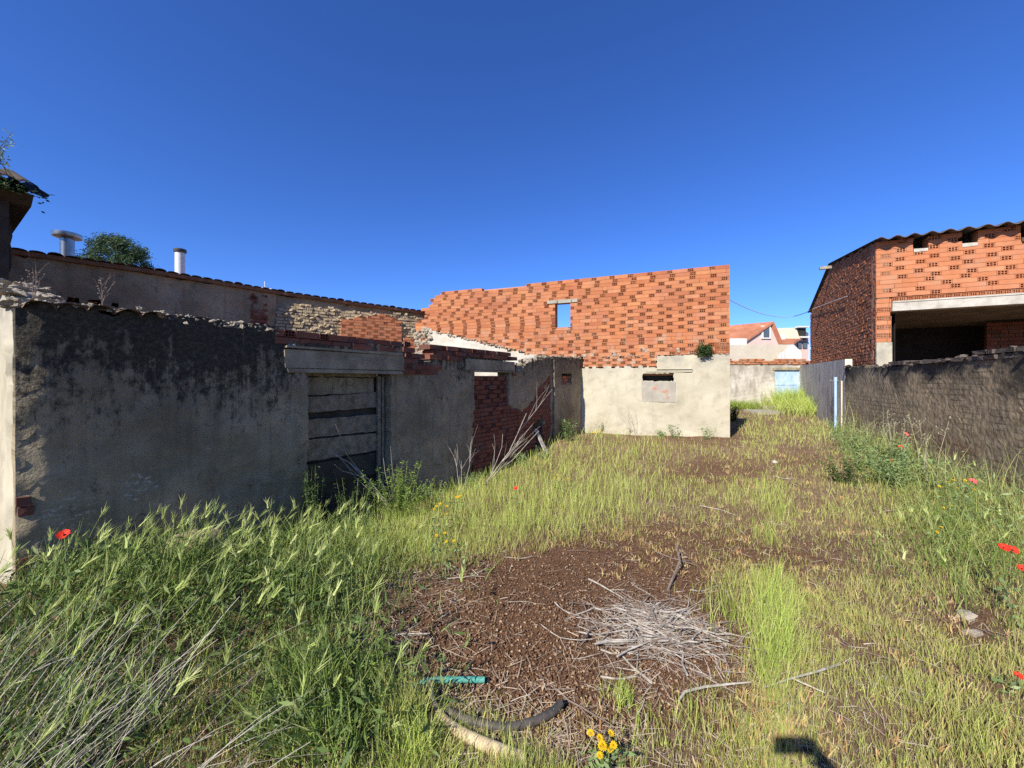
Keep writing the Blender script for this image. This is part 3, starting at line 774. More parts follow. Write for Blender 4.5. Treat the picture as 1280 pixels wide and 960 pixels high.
for i in range(60):
    t = random.random(); a = Vector(cp(537, 412)); b = Vector(cp(690, 448)); p = a.lerp(b, t)
    mb.lump(C.P(p.x, p.y+random.uniform(-.05, .02), random.uniform(.03, .06)), random.uniform(.02, .05), .7, 6)
mb.build('rubble', M['stone'], mid)['kind'] = 'stuff'
mb = MB()                                          # side and rear walls that stand behind the front
side = Frame(C.P(0, 0, -.245), (-C.n.x, -C.n.y), (-C.d.x, -C.d.y))
fbox(mb, side, 0, 5.2, -.1, 2.35, -.24, 0); fbox(mb, Frame(side.P(5.2, 0, 0), C.d, C.n), 0.0, CL, -.1, 2.4, -.24, 0)
mb.build('side_wall', M['cream'], mid)

# ================================================================== the long adobe house behind the ruin
PA = Vector((-6.54, 10.76)); PB = Vector((-2.95, 13.0)); P0 = Vector((-9.07, 6.87))
dA = (PA-P0).normalized(); dB = (PB-PA).normalized()
A = Frame(P0-dA*1.0, dA, (dA.y, -dA.x)); B = Frame(PA, dB, (dB.y, -dB.x))
LA = (PA-P0).length+1.0; LB = (PB-PA).length+.9
adobe = empty('adobe_house', (-6.54, 10.76, 0), 'long low mud plastered house with thin tiled eave behind the ruined wall', 'house')
zA = poly_fn([A.pick(2, 309), A.pick(187, 336), A.pick(345, 363)]); zB = poly_fn([B.pick(345, 363), B.pick(440, 377), B.pick(530, 389)])
def bump_hole(u, z): return False
mb = MB()
sl = [(A.pick(80, 372), A.pick(97, 377)), (A.pick(110, 375), A.pick(124, 382)), (A.pick(138, 379), A.pick(149, 386)), (A.pick(56, 368), A.pick(64, 373))]
def A_in(u, z):
    if z > zA(u)-.08: return False
    for (a, b) in sl:
        if a[0] < u < b[0] and b[1] < z < a[1]+.0: return False
    return True
masked_wall(mb, A, 0, LA, 0, 4.1, .09, A_in, lambda u, z: .02*wn(u, z, 1)+.02*wn(u, z, 3)-(.05 if wn(u*1.4, z*2.2, 2) > 1.05 and z > zA(u)-.6 else 0), .35)
masked_wall(mb, B, 0, LB, 0, 4.2, .09, lambda u, z: z < zB(u)-.08, lambda u, z: .015*wn(u, z, 1)+.015*wn(u, z, 3)-.02, .35)
mb.build('plastered_wall', M['house_wall'], adobe, sm=True)
mb = MB()
fbox(mb, A, 0, LA, 1.0, 3.2, -.6, -.4); mb.build('dark_interior', M['black'], adobe)  # black sheet behind the wall slits in place of an unlit room
# sunlit courses of mud brick where the plaster fell
ad_poly = [B.pick(347, 386), B.pick(362, 384), B.pick(378, 381), B.pick(388, 383), B.pick(402, 385), B.pick(411, 381), B.pick(422, 385), B.pick(424, 391), B.pick(440, 390), B.pick(500, 392), B.pick(520, 396), B.pick(530, 396), B.pick(545, 440), B.pick(347, 440)]
ad_in = in_poly(ad_poly)
mb = MB(); bricks(mb, B, 0, LB, 2.0, 4.0, .088, .26, .17, lambda u, z: ad_in(u, z), out=.05, deep=.09, gap=.02, jit=.022, holes=False, tilt=.05)
for i in range(260):
    u = random.uniform(.1, LB-.1); z = random.uniform(2.3, 3.7)
    if ad_in(u, z): mb.lump(B.P(u, z, .04+random.uniform(-.02, .02)), random.uniform(.04, .085), .55, 6)
mb.build('adobe_brickwork', M['adobe'], adobe)
pp = [B.pick(425, 404), B.pick(440, 398), B.pick(472, 395), B.pick(487, 394), B.pick(497, 403), B.pick(500, 412), B.pick(500, 440), B.pick(425, 440)]
pp_in = in_poly(pp)
mb = MB(); fbox(mb, B, B.U(427), B.U(499), 2.2, B.pick(460, 402)[1], .02, .10); bricks(mb, B, B.U(425), B.U(500.5), 2.2, 3.7, .085, .25, .12, lambda u, z: pp_in(u, z), out=.13, deep=.12, jit=.006, hole_drop=.1); mb.build('brick_infill', M['brick_pale'], adobe)
mb = MB()
q_in = in_poly([B.pick(503, 423), B.pick(528, 423), B.pick(528, 445), B.pick(503, 445)])
bricks(mb, B, B.U(503), B.U(529), 2.0, 3.2, .085, .25, .12, lambda u, z: q_in(u, z), out=.14, deep=.12, jit=.01); mb.build('low_brick_infill', M['brick_pale'], adobe)
mb = MB(); bricks(mb, A, A.U(313), A.U(334), 2.9, A.pick(324, 369)[1], .075, .25, .12, lambda u, z: True, out=.03, deep=.06, jit=.012); mb.build('brick_repair', M['brick_dark'], adobe)
mb = MB()                                          # eave board and tile verge
for (fr, zf, ln) in ((A, zA, LA), (B, zB, LB-.35)):
    n = 40
    for i in range(n):
        u0_, u1_ = ln*i/n, ln*(i+1)/n
        a, b = zf(u0_), zf(u1_)
        lo = [fr.P(u0_, a-.11, .10), fr.P(u1_, b-.11, .10), fr.P(u1_, b-.035, .13), fr.P(u0_, a-.035, .13)]
        hi = [fr.P(u0_, a-.11, -.3), fr.P(u1_, b-.11, -.3), fr.P(u1_, b-.035, -.3), fr.P(u0_, a-.035, -.3)]
        mb.quad8(lo, hi)
mb.build('eave_board', M['tile_brown'], adobe)
mb = MB()
for (fr, zf, ln) in ((A, zA, LA), (B, zB, LB-.35)):
    n = int(ln/.21)
    for i in range(n):
        u = ln*(i+.5)/n; a = []
        for s_ in range(2):
            for q in range(7):
                th = math.pi*q/6
                a.append(fr.P(u-.105*math.cos(th), zf(u)-.035+(.035+.02*(i % 7 == 0))*math.sin(th)-(.55 if s_ else 0), .16-3.4*s_))
        mb.add(a, [(q, q+1, q+8, q+7) for q in range(6)])
roof = mb.build('tile_roof', M['tile'], adobe)
def roofpt(px, py, dy):
    k = (px-640)/F; return Vector((k*dy, dy, CAMZ+(HOR-py)/F*dy))
ch = MB(); b = roofpt(84, 318, 8.6); t = roofpt(84, 298, 8.6)
ch.tube([b-Vector((0,0,.45)), t], [.115, .115], 16); c1 = ch.build('metal_flue', M['steel'], adobe, sm=True)
ch = MB(); ch.tube([t-Vector((0,0,.02)), t+Vector((0,0,.015)), t+Vector((0,0,.03)), t+Vector((0,0,.105)), t+Vector((0,0,.11))], [.12, .23, .235, .235, .20], 20); ch.build('flue_cowl', M['steel'], c1, sm=True)
ch = MB(); b = roofpt(225, 345, 9.6); t = roofpt(225, 316, 9.6)
ch.tube([b-Vector((0,0,.4)), t], [.10, .10], 14); c2 = ch.build('white_flue', M['white_metal'], adobe, sm=True)
ch = MB(); ch.tube([t, t+Vector((0,0,.02)), t+Vector((0,0,.085)), t+Vector((0,0,.09))], [.115, .13, .13, .10], 14); ch.build('flue_cap', M['dark_metal'], c2, sm=True)
ch = MB()
b = roofpt(331, 361, 11.5)
ch.tube([b-Vector((0,0,.2)), b+Vector((0,0,.22))], .012, 6); ch.tube([b+Vector((-.25,0,.05)), b+Vector((.2,0,.0))], .01, 5)
for q in range(4): ch.tube([b+Vector((-.2+q*.1, -.1, .05)), b+Vector((-.2+q*.1, .1, .04))], .007, 5)
ch.build('aerial', M['white_metal'], adobe)

# ================================================================== the old house whose eave shows at the left edge
H0 = Vector((-7.13, 5.5)); dH = Vector((-.545, -.839)).normalized()
HF = Frame(H0, dH, (-dH.y, dH.x))
if HF.n.x < 0: HF.n = -HF.n
oldh = empty('old_house', (H0.x, H0.y, 0), 'dark old house corner with mossy overhanging tiled eave at the left edge', 'house')
mb = MB(); masked_wall(mb, HF, 0, 5, 0, 4.15, .1, lambda u, z: True, lambda u, z: .03*wn(u, z, 1.5)+.02*wn(u, z, 4), .3)
back = Frame(HF.P(0, 0, -.02), -HF.n, -HF.d)
masked_wall(mb, back, 0, 4, 0, 4.15, .12, lambda u, z: True, lambda u, z: .03*wn(u, z, 2), .3)
mb.build('wall', M['old_wall'], oldh)
mb = MB(); ez = 4.12
for i in range(30):
    u = -.25+i*.18
    for s_, w in ((0, 1), (1, 1)):
        a = []
        for e in range(2):
            for q in range(7):
                th = math.pi*q/6
                o = .26-.04*s_+random.uniform(-.03, .03) if e == 0 else -2.0
                zz = ez+.16+.06*s_ if e == 0 else ez+1.0+.06*s_
                sg = 1 if s_ else -1
                a.append(HF.P(u+.09*s_-.095*math.cos(th), zz+sg*.06*math.sin(th), o))
        mb.add(a, [(q, q+1, q+8, q+7) for q in range(6)])
mb.build('roof_tiles', M['old_tile'], oldh)
mb = MB(); 
lo = [HF.P(-.2, ez, .0), HF.P(5, ez, .0), HF.P(5, ez+.10, .22), HF.P(-.2, ez+.10, .22)]; hi = [HF.P(-.2, ez+.02, -2.2), HF.P(5, ez+.02, -2.2), HF.P(5, ez+.95, -2.2), HF.P(-.2, ez+.95, -2.2)]
mb.quad8(lo, hi); mb.build('eave', M['dark_wood'], oldh)

# ================================================================== brick warehouse on the right
Fr = Frame((9.05, 9.65), (.899, -.438), (-.438, -.899)); fp = Fr.pick
S = Frame((9.05, 9.65), (.469, .883), (-.883, .469)); sp = S.pick
wh = empty('brick_warehouse', (9.05, 9.65, 0), 'brick warehouse with corrugated roof and wide dark opening under a pale lintel', 'warehouse')
ztop = fp(1150, 300)[1]+.02
lz0, lz1 = fp(1180, 385.5)[1], fp(1180, 373)[1]
pu1 = Fr.U(1114.5); FW = 6.5
vents = [(Fr.U(1141), Fr.U(1160)), (Fr.U(1202), Fr.U(1222)), (Fr.U(1275), Fr.U(1275)+.42), (Fr.U(1275)+1.5, Fr.U(1275)+1.95)]
vz0, vz1 = fp(1150, 314)[1], fp(1150, 303)[1]+.03
WP = .30
def scal(u): return .05*abs(math.sin(math.pi*u/WP+.6))
def F_in(u, z):
    if z > ztop+scal(u): return False
    if u > pu1 and z < lz1+.09: return False
    for a, b in vents:
        if a < u < b and vz0 < z < vz1+.2: return False
    return True
mb = MB(); masked_wall(mb, Fr, 0, FW, 0, ztop+.2, .05, F_in, lambda u, z: -.14 if z < ztop-.02 else .0, .28, 0.0); mb.build('facade_core', M['mortar'], wh)
mb = MB(); co = .107
bricks(mb, Fr, 0, FW, lz1+.115, ztop+.06, co, .41, .185, lambda u, z: z < ztop+scal(u)-.01 and True, out=.016, deep=.17, gap=.006, jit=.004, clips=tuple((a, b, vz0, 9) for a, b in vents))
mb.build('facade_brick', M['brick_pale'], wh)
mb = MB(); bricks(mb, Fr, pu1+.01, FW, lz1+.012, lz1+.105, .088, .135, .135, lambda u, z: True, out=.02, deep=.17, all_headers=True); mb.build('soldier_course', M['brick_pale'], wh)
pz = fp(1104, 428)[1]
mb = MB()
for k in range(int((lz1+.10-pz)/.107)):
    z_ = pz+k*.107; odd = k % 2 == 1 and z_ < lz1-.1
    bricks(mb, Fr, .0, pu1-.012, z_, z_+.107, .107, .26, .17 if odd else .3, lambda u, z: True, out=.022, deep=.16, all_headers=odd, holes=odd)
mb.build('brick_pillar', M['brick_pale'], wh)
mb = MB(); fbox(mb, Fr, 0, pu1, 0, pz, .0, .03, .006); mb.build('pillar_base', M['cream'], wh)
mb = MB(); fbox(mb, Fr, pu1+.003, FW+.2, lz0, lz1-.035, -.24, .05, .004); fbox(mb, Fr, pu1+.003, FW+.2, lz1-.033, lz1+.008, -.24, .065, .004); mb.build('concrete_lintel', M['white_conc'], wh)
for a, b in vents[:3]:
    mb = MB(); fbox(mb, Fr, a+.004, b-.004, vz0-.02, vz0+.06, -.2, .03, .012); mb.build('vent_sill', M['white_conc'], wh)
SL = 7.76
stop = poly_fn([(0, ztop+.06), sp(1037, 333), (sp(1013, 392)[0], sp(1013, 392)[1])])
slp = poly_fn([(0, ztop+.05), (sp(1040, 331)[0], sp(1040, 331)[1]), (sp(1030, 352)[0], sp(1030, 352)[1]), (sp(1016, 384)[0], sp(1016, 384)[1]), (sp(1013, 394)[0], sp(1013, 394)[1])])
S_in = lambda u, z: z < slp(u)
masked_wall(mb, S, 0, SL, 0, 6.2, .10, S_in, lambda u, z: -.02+.004*wn(u, z, 4), .25); mb.build('side_core', M['mortar_brown'], wh)
mb = MB(); bricks(mb, S, 0, SL, 1.2, 6.2, .088, .20, .12, lambda u, z: z < slp(u)-.05 and random.random() > .02, out=.006, deep=.08, gap=.014, jit=.006, holes=False, tilt=.03)
for i in range(700):
    u = random.uniform(.05, SL-.05); z = random.uniform(1.5, slp(u)-.05)
    mb.lump(S.P(u, z, random.uniform(-.01, .01)), random.uniform(.012, .030), random.uniform(.5, 1.2), 5, .4)
mb.build('side_brick', M['brick_brown'], wh)
# roof: corrugated sheets rising to a ridge, then falling behind
mb = MB(); rid = sp(1038, 332); n = int((FW+.3)/.03)
prof = [(-.28, ztop+.045), (rid[0], rid[1]+.06), (SL+.25, sp(1013, 392)[1]+.05)]
V = []; fs = []
for j, (v, z) in enumerate(prof):
    for top in (0, 1):
        for i in range(n+1):
            u = -.06+i*.03
            p = Fr.P(u, z+.035*math.sin(2*math.pi*(u/WP)+1.2)+(.014 if top else 0), 0)
            q = S.d*v; V.append(Vector((p.x+q.x, p.y+q.y, p.z)))
w = n+1
for j in range(2):
    for i in range(n):
        a = j*2*w+i; fs.append((a, a+1, a+1+2*w, a+2*w)); a += w; fs.append((a+2*w, a+1+2*w, a+1, a))
for i in range(n): fs.append((i, i+w, i+w+1, i+1)); a = 4*w+i; fs.append((a, a+1, a+w+1, a+w))
mb.add(V, fs); mb.build('corrugated_roof', M['cement_sheet'], wh, sm=True)
mb = MB(); p = sp(1040, 334)
mb.box(S.P(p[0]-.1, p[1]-.02, .14), (.12, .45, .09), rot=S.rot()); mb.build('purlin_end', M['stone'], wh)
# the room behind the opening; its shade is put into black walls
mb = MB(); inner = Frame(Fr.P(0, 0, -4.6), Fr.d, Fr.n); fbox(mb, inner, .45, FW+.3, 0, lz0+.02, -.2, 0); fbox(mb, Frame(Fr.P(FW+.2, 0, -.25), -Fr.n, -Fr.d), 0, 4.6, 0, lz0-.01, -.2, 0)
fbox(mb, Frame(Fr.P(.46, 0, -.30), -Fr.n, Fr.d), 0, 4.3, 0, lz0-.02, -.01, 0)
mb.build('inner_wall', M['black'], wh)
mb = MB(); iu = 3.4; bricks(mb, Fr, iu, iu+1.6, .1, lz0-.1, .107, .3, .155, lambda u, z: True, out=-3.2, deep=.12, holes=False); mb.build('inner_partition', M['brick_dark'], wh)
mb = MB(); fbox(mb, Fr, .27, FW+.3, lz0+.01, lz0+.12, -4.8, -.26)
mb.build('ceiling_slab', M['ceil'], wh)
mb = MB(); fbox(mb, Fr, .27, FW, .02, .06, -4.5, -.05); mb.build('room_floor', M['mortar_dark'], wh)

# ================================================================== masonry wall on the right, cement panel wall, far wall
W0 = Vector((6.2, 4.7)); W1 = Vector((8.93, 10.4)); dW = (W1-W0).normalized()
W = Frame(W0-dW*2.2, dW, (-dW.y, dW.x)); WL = (W1-W0).length+2.2; wp = W.pick
mw = empty('masonry_wall', (W1.x, W1.y, 0), 'rough blackened masonry wall with broken brick top along the right side', 'wall')
wt = poly_fn([(0, 2.03), wp(1280, 437), wp(1240, 443), wp(1200, 448), wp(1160, 453), wp(1132, 456), wp(1110, 457), wp(1095, 459), wp(1058, 459)])
mb = MB(); masked_wall(mb, W, 0, WL, -.1, 2.3, .055, lambda u, z: z < wt(u)+.015*wn(u, z, 5), lambda u, z: .006*wn(u*.8, z*.8, 1.3)+.0022*random.uniform(-1, 1), .28, .45)
mb.build('rendered_masonry', M['masonry'], mw)
mb = MB()
bricks(mb, W, 0, W.U(1128), 1.86, 2.25, .075, .25, .13, lambda u, z: wt(u)-.06 < z < wt(u)+.055, out=.02, deep=.26, gap=.02, jit=.02, hole_drop=.5, tilt=.05)
bricks(mb, W, W.U(1132), W.U(1112), wt(W.U(1120)), wt(W.U(1120))+.08, .08, .24, .24, lambda u, z: True, out=.03, deep=.25)
for i in range(90):
    u = random.uniform(0, WL); mb.lump(W.P(u, wt(u)+random.uniform(-.04, .05), random.uniform(-.2, .03)), random.uniform(.03, .06), .5, 6)
mb.build('brick_coping', M['mortar_dark'], mw)

d32 = Vector((.515, .857)).normalized()
Pn = Frame((W1.x, W1.y), d32, (-d32.y, d32.x)); PL = 10.0; pn = Pn.pick
pw = empty('cement_panel_wall', (W1.x, W1.y, 0), 'smooth grey streaked cement wall between the masonry wall and the blue door', 'wall')
pt = poly_fn([pn(1056, 449), pn(1000, 457)])
mb = MB(); pq = [(.02, 0), (PL, 0), (PL, pt(PL)), (.02, pt(.02))]
mb.add([Pn.P(u, z, 0) for u, z in pq]+[Pn.P(u, z, -.15) for u, z in pq], [(0,1,2,3),(7,6,5,4),(0,4,5,1),(1,5,6,2),(2,6,7,3),(3,7,4,0)], pq+pq); mb.build('panel', M['panel'], pw)
mb = MB(); fbox(mb, Pn, Pn.U(1053), Pn.U(1037), 0, pn(1045, 476)[1], .0, .03, .004); mb.build('render_patch', M['panel'], pw)
pb = ground(1050, 519); pu, pz_ = pn(1049.5, 474)
mb = MB(); x = Pn.P(Pn.U(1049.5), 0, .09)
mb.tube([(x.x, x.y, .0), (x.x, x.y, pz_-.05)], .036, 12); mb.tube([(x.x, x.y, pz_-.045), (x.x, x.y, pz_+.06)], .042, 12)
o = mb.build('drain_pipe', M['pipe_blue'], None, (x.x, x.y, 0), sm=True); tag(o, 'pale blue upright pipe against the grey cement wall', 'pipe')

fy = Pn.P(PL, 0).y
FWl = Frame((9.5, fy), (1, 0), (0, -1)); fw = empty('whitewashed_wall', (15, fy, .2), 'peeling whitewashed far wall with brick coping and a faded blue metal door', 'wall')
fz = FWl.pick(950, 455.5)[1]; cz = FWl.pick(950, 448.5)[1]
du0, du1 = FWl.U(968), FWl.U(999); dz1 = FWl.pick(980, 461)[1]; dz0 = FWl.pick(980, 503)[1]
mb = MB(); masked_wall(mb, FWl, 0, 7.2, 0, fz, .12, lambda u, z: not (du0 < u < du1 and z < dz1), lambda u, z: .015*wn(u, z, 2), .25, .15); mb.build('rendered_wall', M['farwall'], fw)
mb = MB(); bricks(mb, FWl, 0, 7.2, fz, cz, (cz-fz)/3, .25, .12, lambda u, z: z < cz-.05 or wn(u, 0, 2) > -.3, out=.05, deep=.3, jit=.02); mb.build('brick_coping', M['brick'], fw)
mb = MB(); fbox(mb, FWl, du0-.02, du1+.02, dz0-.1, dz1-.06, -.12, -.06); fd = mb.build('blue_door', M['blue'], fw)
mb = MB(); fbox(mb, FWl, du0+.06, du1-.06, dz0+.85, dz0+.92, -.058, -.04); fbox(mb, FWl, (du0+du1)/2-.02, (du0+du1)/2+.02, dz0, dz1-.1, -.058, -.045); mb.build('door_rib', M['blue'], fd)
mb = MB(); fbox(mb, FWl, du0-.1, du1+.1, dz1-.06, dz1+.06, -.15, .03); mb.build('door_lintel', M['lintel_dark'], fw)

# ---- houses beyond
def hpt(px, py, y): return Vector(((px-640)/F*y, y, CAMZ+(HOR-py)/F*y))
def extr(mb, pts, dv): mb.quad8(pts, [p+dv for p in pts])
pink = simple('pink_house_render', (.50, .37, .31), (.58, .45, .385), 1, .1)
creamh = simple('cream_house_render', (.44, .385, .28), (.52, .465, .355), 1, .1)
whiteh = simple('white_house_render', (.56, .53, .47), (.64, .61, .56), 1, .1)
orange_tile = simple('orange_roof_tile', (.30, .11, .058), (.42, .18, .10), 1.5, .6, .9, bscale=9, dist=.04)
glass = simple('window_glass', (.06, .08, .10), (.10, .13, .16), 2, 0, .15)
Yh = 38
ho = empty('pink_house', (hpt(940, 474, Yh).x, Yh, 0), 'pink gabled house with orange tiled roof beyond the far wall', 'house')
pk = hpt(963, 406.5, Yh); el = hpt(930, 428, Yh); er = hpt(974, 431, Yh-.0)
mb = MB()
gl = [Vector((el.x, Yh, 0)), Vector((er.x+1.0, Yh, 0)), Vector((er.x+1.0, Yh, er.z-1.2)), Vector((er.x, Yh, er.z)), pk, el]
back = [p+Vector((-7, 6.5, 0)) for p in gl]
n = len(gl); mb.add(gl+back, [tuple(range(n)), tuple(reversed(range(n, 2*n)))]+[(i, (i+1) % n, n+(i+1) % n, n+i) for i in range(n)]); mb.build('wall', pink, ho)
mb = MB()
le = hpt(905, 426, Yh); lr = hpt(905, 410.5, Yh+2)
mb.quad8([el+Vector((.1,-.25,.05)), pk+Vector((.15,-.25,.12)), lr+Vector((-.3,0,0)), le+Vector((-.3,0,0))], [p+Vector((0,0,.22)) for p in (el+Vector((.1,-.25,.05)), pk+Vector((.15,-.25,.12)), lr+Vector((-.3,0,0)), le+Vector((-.3,0,0)))])
mb.quad8([er+Vector((.2,-.25,.0)), pk+Vector((.2,-.25,.1)), pk+Vector((-7,6.5,.1)), er+Vector((-7,6.5,0))], [p+Vector((0,0,.2)) for p in (er+Vector((.2,-.25,.0)), pk+Vector((.2,-.25,.1)), pk+Vector((-7,6.5,.1)), er+Vector((-7,6.5,0)))])
mb.build('roof', orange_tile, ho)
mb = MB(); a = hpt(953, 414, Yh); mb.box(a+Vector((.3, -.05, -.1)), (.9, .16, 1.3)); wd = mb.build('window_frame', whiteh, ho)
mb = MB(); mb.box(a+Vector((.3, -.14, -.1)), (.55, .06, 1.0)); mb.build('pane', glass, wd)
mb = MB(); a = hpt(905, 428.5, Yh-1.2); b = hpt(932, 428.5, Yh-1.2); mb.box((a+b)/2+Vector((0, .6, -1.2)), ((b-a).length, 1.6, 3.2)); mb.build('porch', whiteh, ho)
Yc = 46
hc = empty('cream_house', (hpt(985, 474, Yc).x, Yc, 0), 'tall cream house with pale roof slope and dark balcony beyond the far wall', 'house')
mb = MB(); f4 = [hpt(964, 474, Yc), hpt(1011, 474, Yc), hpt(1011, 417, Yc), hpt(1002, 410.5, Yc), hpt(964, 413, Yc)]
f4[0].z = 0; f4[1].z = 0; bk = [p+Vector((2, 8, 0)) for p in f4]; n = 5
mb.add(f4+bk, [tuple(range(n)), tuple(reversed(range(n, 2*n)))]+[(i, (i+1) % n, n+(i+1) % n, n+i) for i in range(n)]); mb.build('wall', pink, hc)
sand = simple('sand_roof_slope', (.52, .41, .28), (.60, .49, .35), 1.2, .4, .9, bscale=8)
mb = MB(); r4 = [hpt(975, 426, Yc-2.4), hpt(1000, 424, Yc-2.4), hpt(996, 411.5, Yc+.3), hpt(963, 412.5, Yc+.3)]
mb.quad8(r4, [p+Vector((0, .1, .2)) for p in r4]); mb.build('roof', sand, hc)
mb = MB(); r4 = [hpt(974, 430, Yc-4), hpt(993, 430, Yc-4), hpt(1002, 424, Yc-2), hpt(976, 424.5, Yc-2)]
mb.quad8(r4, [p+Vector((0, .1, .2)) for p in r4]); mb.build('lower_roof', orange_tile, hc)
mb = MB(); mb.box(hpt(975.5, 421, Yc-2.5)+Vector((0,.3,0)), (.9, .8, .7)); mb.build('dormer', whiteh, hc)
mb = MB(); a = hpt(1000.5, 415.5, Yc-.2); mb.box(a, (1.0, .4, 1.0)); bl = mb.build('balcony_opening', M['black'], hc)  # black box standing in for the shade inside the balcony
mb = MB(); mb.box(a+Vector((0, -.3, -.6)), (1.3, .5, .18)); mb.build('balcony_rail', whiteh, bl)
mb = MB(); mb.box(a+Vector((0, -.3, .6)), (1.3, .5, .14)); mb.build('balcony_roof', whiteh, bl)
for (px, py) in ((999, 431), (1006, 431), (1007, 421)): mb = MB(); mb.box(hpt(px, py, Yc-.05), (.5, .2, .8)); mb.build('window', glass, hc)
Yb = 31
hb = empty('beige_shed', (hpt(950, 474, Yb).x, Yb, 0), 'low flat beige outbuilding with white columns just beyond the far wall', 'shed')
mb = MB(); a = hpt(900, 431.5, Yb); b = hpt(987, 430.5, Yb); mb.quad8([Vector((a.x, Yb, 0)), Vector((b.x, Yb, 0)), b, a], [Vector((a.x, Yb+4, 0)), Vector((b.x, Yb+4, 0)), b+Vector((0,4,0)), a+Vector((0,4,0))]); mb.build('wall', creamh, hb)
for px, py0 in ((974, 442), (978, 440), (982, 437), (985.5, 434)):
    a = hpt(px, py0, Yb-.5); mb = MB(); mb.box((a.x, a.y, a.z/2), (.2, .2, a.z)); mb.build('column', whiteh, hb)
mb = MB(); f4 = [hpt(988.5, 474, Yb-.3), hpt(1002, 474, Yb-.3), hpt(1002, 440, Yb-.3), hpt(992, 430.5, Yb-.3), hpt(988.5, 430.5, Yb-.3)]
f4[0].z = f4[1].z = 0; bk = [p+Vector((0, 3, 0)) for p in f4]
mb.add(f4+bk, [tuple(range(n)), tuple(reversed(range(n, 2*n)))]+[(i, (i+1) % n, n+(i+1) % n, n+i) for i in range(n)]); mb.build('gable', whiteh, hb)
M['wall_weed'] = leaf_mat('grey_green_weed_blade', [(.16, .20, .06), (.26, .29, .10), (.20, .24, .075), (.34, .34, .15), (.22, .26, .08)], .2, (.2, .18, .09))
M['weed_low'] = leaf_mat('mixed_green_leaf', [(.05, .09, .02), (.12, .18, .045), (.08, .13, .03), (.19, .25, .07), (.06, .11, .025), (.15, .20, .06)], .2)
M['left_grass'] = leaf_mat('deep_green_weed_blade', [(.10, .17, .03), (.20, .28, .06), (.13, .21, .035), (.28, .34, .085), (.16, .24, .045), (.36, .38, .14), (.085, .14, .03)], .2, (.16, .17, .06))
M['drystem'] = simple('grey_green_dry_stem', (.20, .19, .11), (.34, .31, .20), 18, .2, .9)
M['turf'] = leaf_mat('yellow_green_turf', [(0.378, 0.4, 0.085), (0.504, 0.5, 0.15), (0.324, 0.37, 0.07), (0.558, 0.5, 0.22), (0.432, 0.44, 0.11), (0.486, 0.4, 0.2), (0.288, 0.34, 0.06)], .3, (.36, .27, .13))
# ================================================================== grass, straw, litter: stuff nobody could count
def strips(base, d0, bend, h, w, nseg=3, tipw=.12, mid=1.0):
    """tapered curved blades; one strip of quads each"""
    N = len(base); rnd = rng.random(N)*2*np.pi
    side = np.stack([np.cos(rnd), np.sin(rnd), np.zeros(N)], -1)
    side -= d0*np.sum(side*d0, -1, keepdims=True); side /= np.linalg.norm(side, axis=-1, keepdims=True)+1e-9
    V = []; T = []
    for k in range(nseg+1):
        t = k/nseg
        c = base + d0*(h*t)[:, None] + bend*(h*t*t)[:, None]
        ww = w*((1-t)*mid+t*tipw if t > 0 else .8)*.5
        V.append(c-side*ww[:, None]); V.append(c+side*ww[:, None]); T += [np.full(N, t)]*2
    V = np.stack(V, 1); T = np.stack(T, 1); k2 = 2*(nseg+1)
    b = (np.arange(N)*k2)[:, None]
    f = np.concatenate([b+np.array([[2*k, 2*k+1, 2*k+3, 2*k+2]]) for k in range(nseg)], 0)
    return V.reshape(-1, 3), f, T.reshape(-1)

class Heap:
    def __init__(s): s.V = []; s.F = []; s.T = []; s.n = 0
    def add(s, r):
        V, f, T = r; s.V.append(V); s.F.append(f+s.n); s.T.append(T); s.n += len(V)
    def build(s, name, mat, kind='stuff', parent=None, loc=None):
        V = np.concatenate(s.V)
        if loc is not None: V = V-np.array(loc)
        if parent is not None:
            b = parent.location if not parent.parent else parent.parent.location
            V = V-np.array(b)
        o = np_mesh(name, V, np.concatenate(s.F), mat, np.concatenate(s.T), parent, loc)
        if kind: o['kind'] = kind
        return o

def scatter(n, rmin=1.0, rmax=26, half=62, power=1.0, py_lo=None):
    """ground points, denser towards the eye (about even cover in the picture)"""
    u = rng.random(n); r = (rmin**-power + u*(rmax**-power-rmin**-power))**(-1/power)
    a = np.radians(rng.uniform(-half, half, n))
    return r*np.sin(a), r*np.cos(a)

def clear_of_walls(x, y):
    s = (x-LO[0])*LN[0] + (y-LO[1])*LN[1]; ok = s > .04
    v = np.array(W.d); nn = np.array(W.n); ok &= ((x-W.o.x)*nn[0] + (y-W.o.y)*nn[1] > .02) | (y > 10.4)
    nn = np.array(Pn.n); ok &= ((x-Pn.o.x)*nn[0] + (y-Pn.o.y)*nn[1] > .02) | (y < 10.4)
    cx = (x-C.o.x)*C.n.x + (y-C.o.y)*C.n.y; cu = (x-C.o.x)*C.d.x + (y-C.o.y)*C.d.y
    ok &= (cx > .07) | (cu < -.03)
    ok &= y < fy-.05
    return ok

def rand_dir(n, lean, bias=(0, 0, 0)):
    a = rng.random(n)*2*np.pi; l = np.abs(rng.normal(0, lean, n))
    d = np.stack([np.cos(a)*l+bias[0], np.sin(a)*l+bias[1], np.ones(n)+bias[2]], -1)
    return d/np.linalg.norm(d, axis=-1, keepdims=True)
def hdir(n, amt):
    a = rng.random(n)*2*np.pi; q = amt*rng.random(n)
    return np.stack([np.cos(a)*q, np.sin(a)*q, -.35*q], -1)

def patchy(x, y, s=1.0): return .5+.25*wav(x*1.9*s+2, y*1.7*s)+.2*wav(x*5.1*s, y*4.7*s+3)

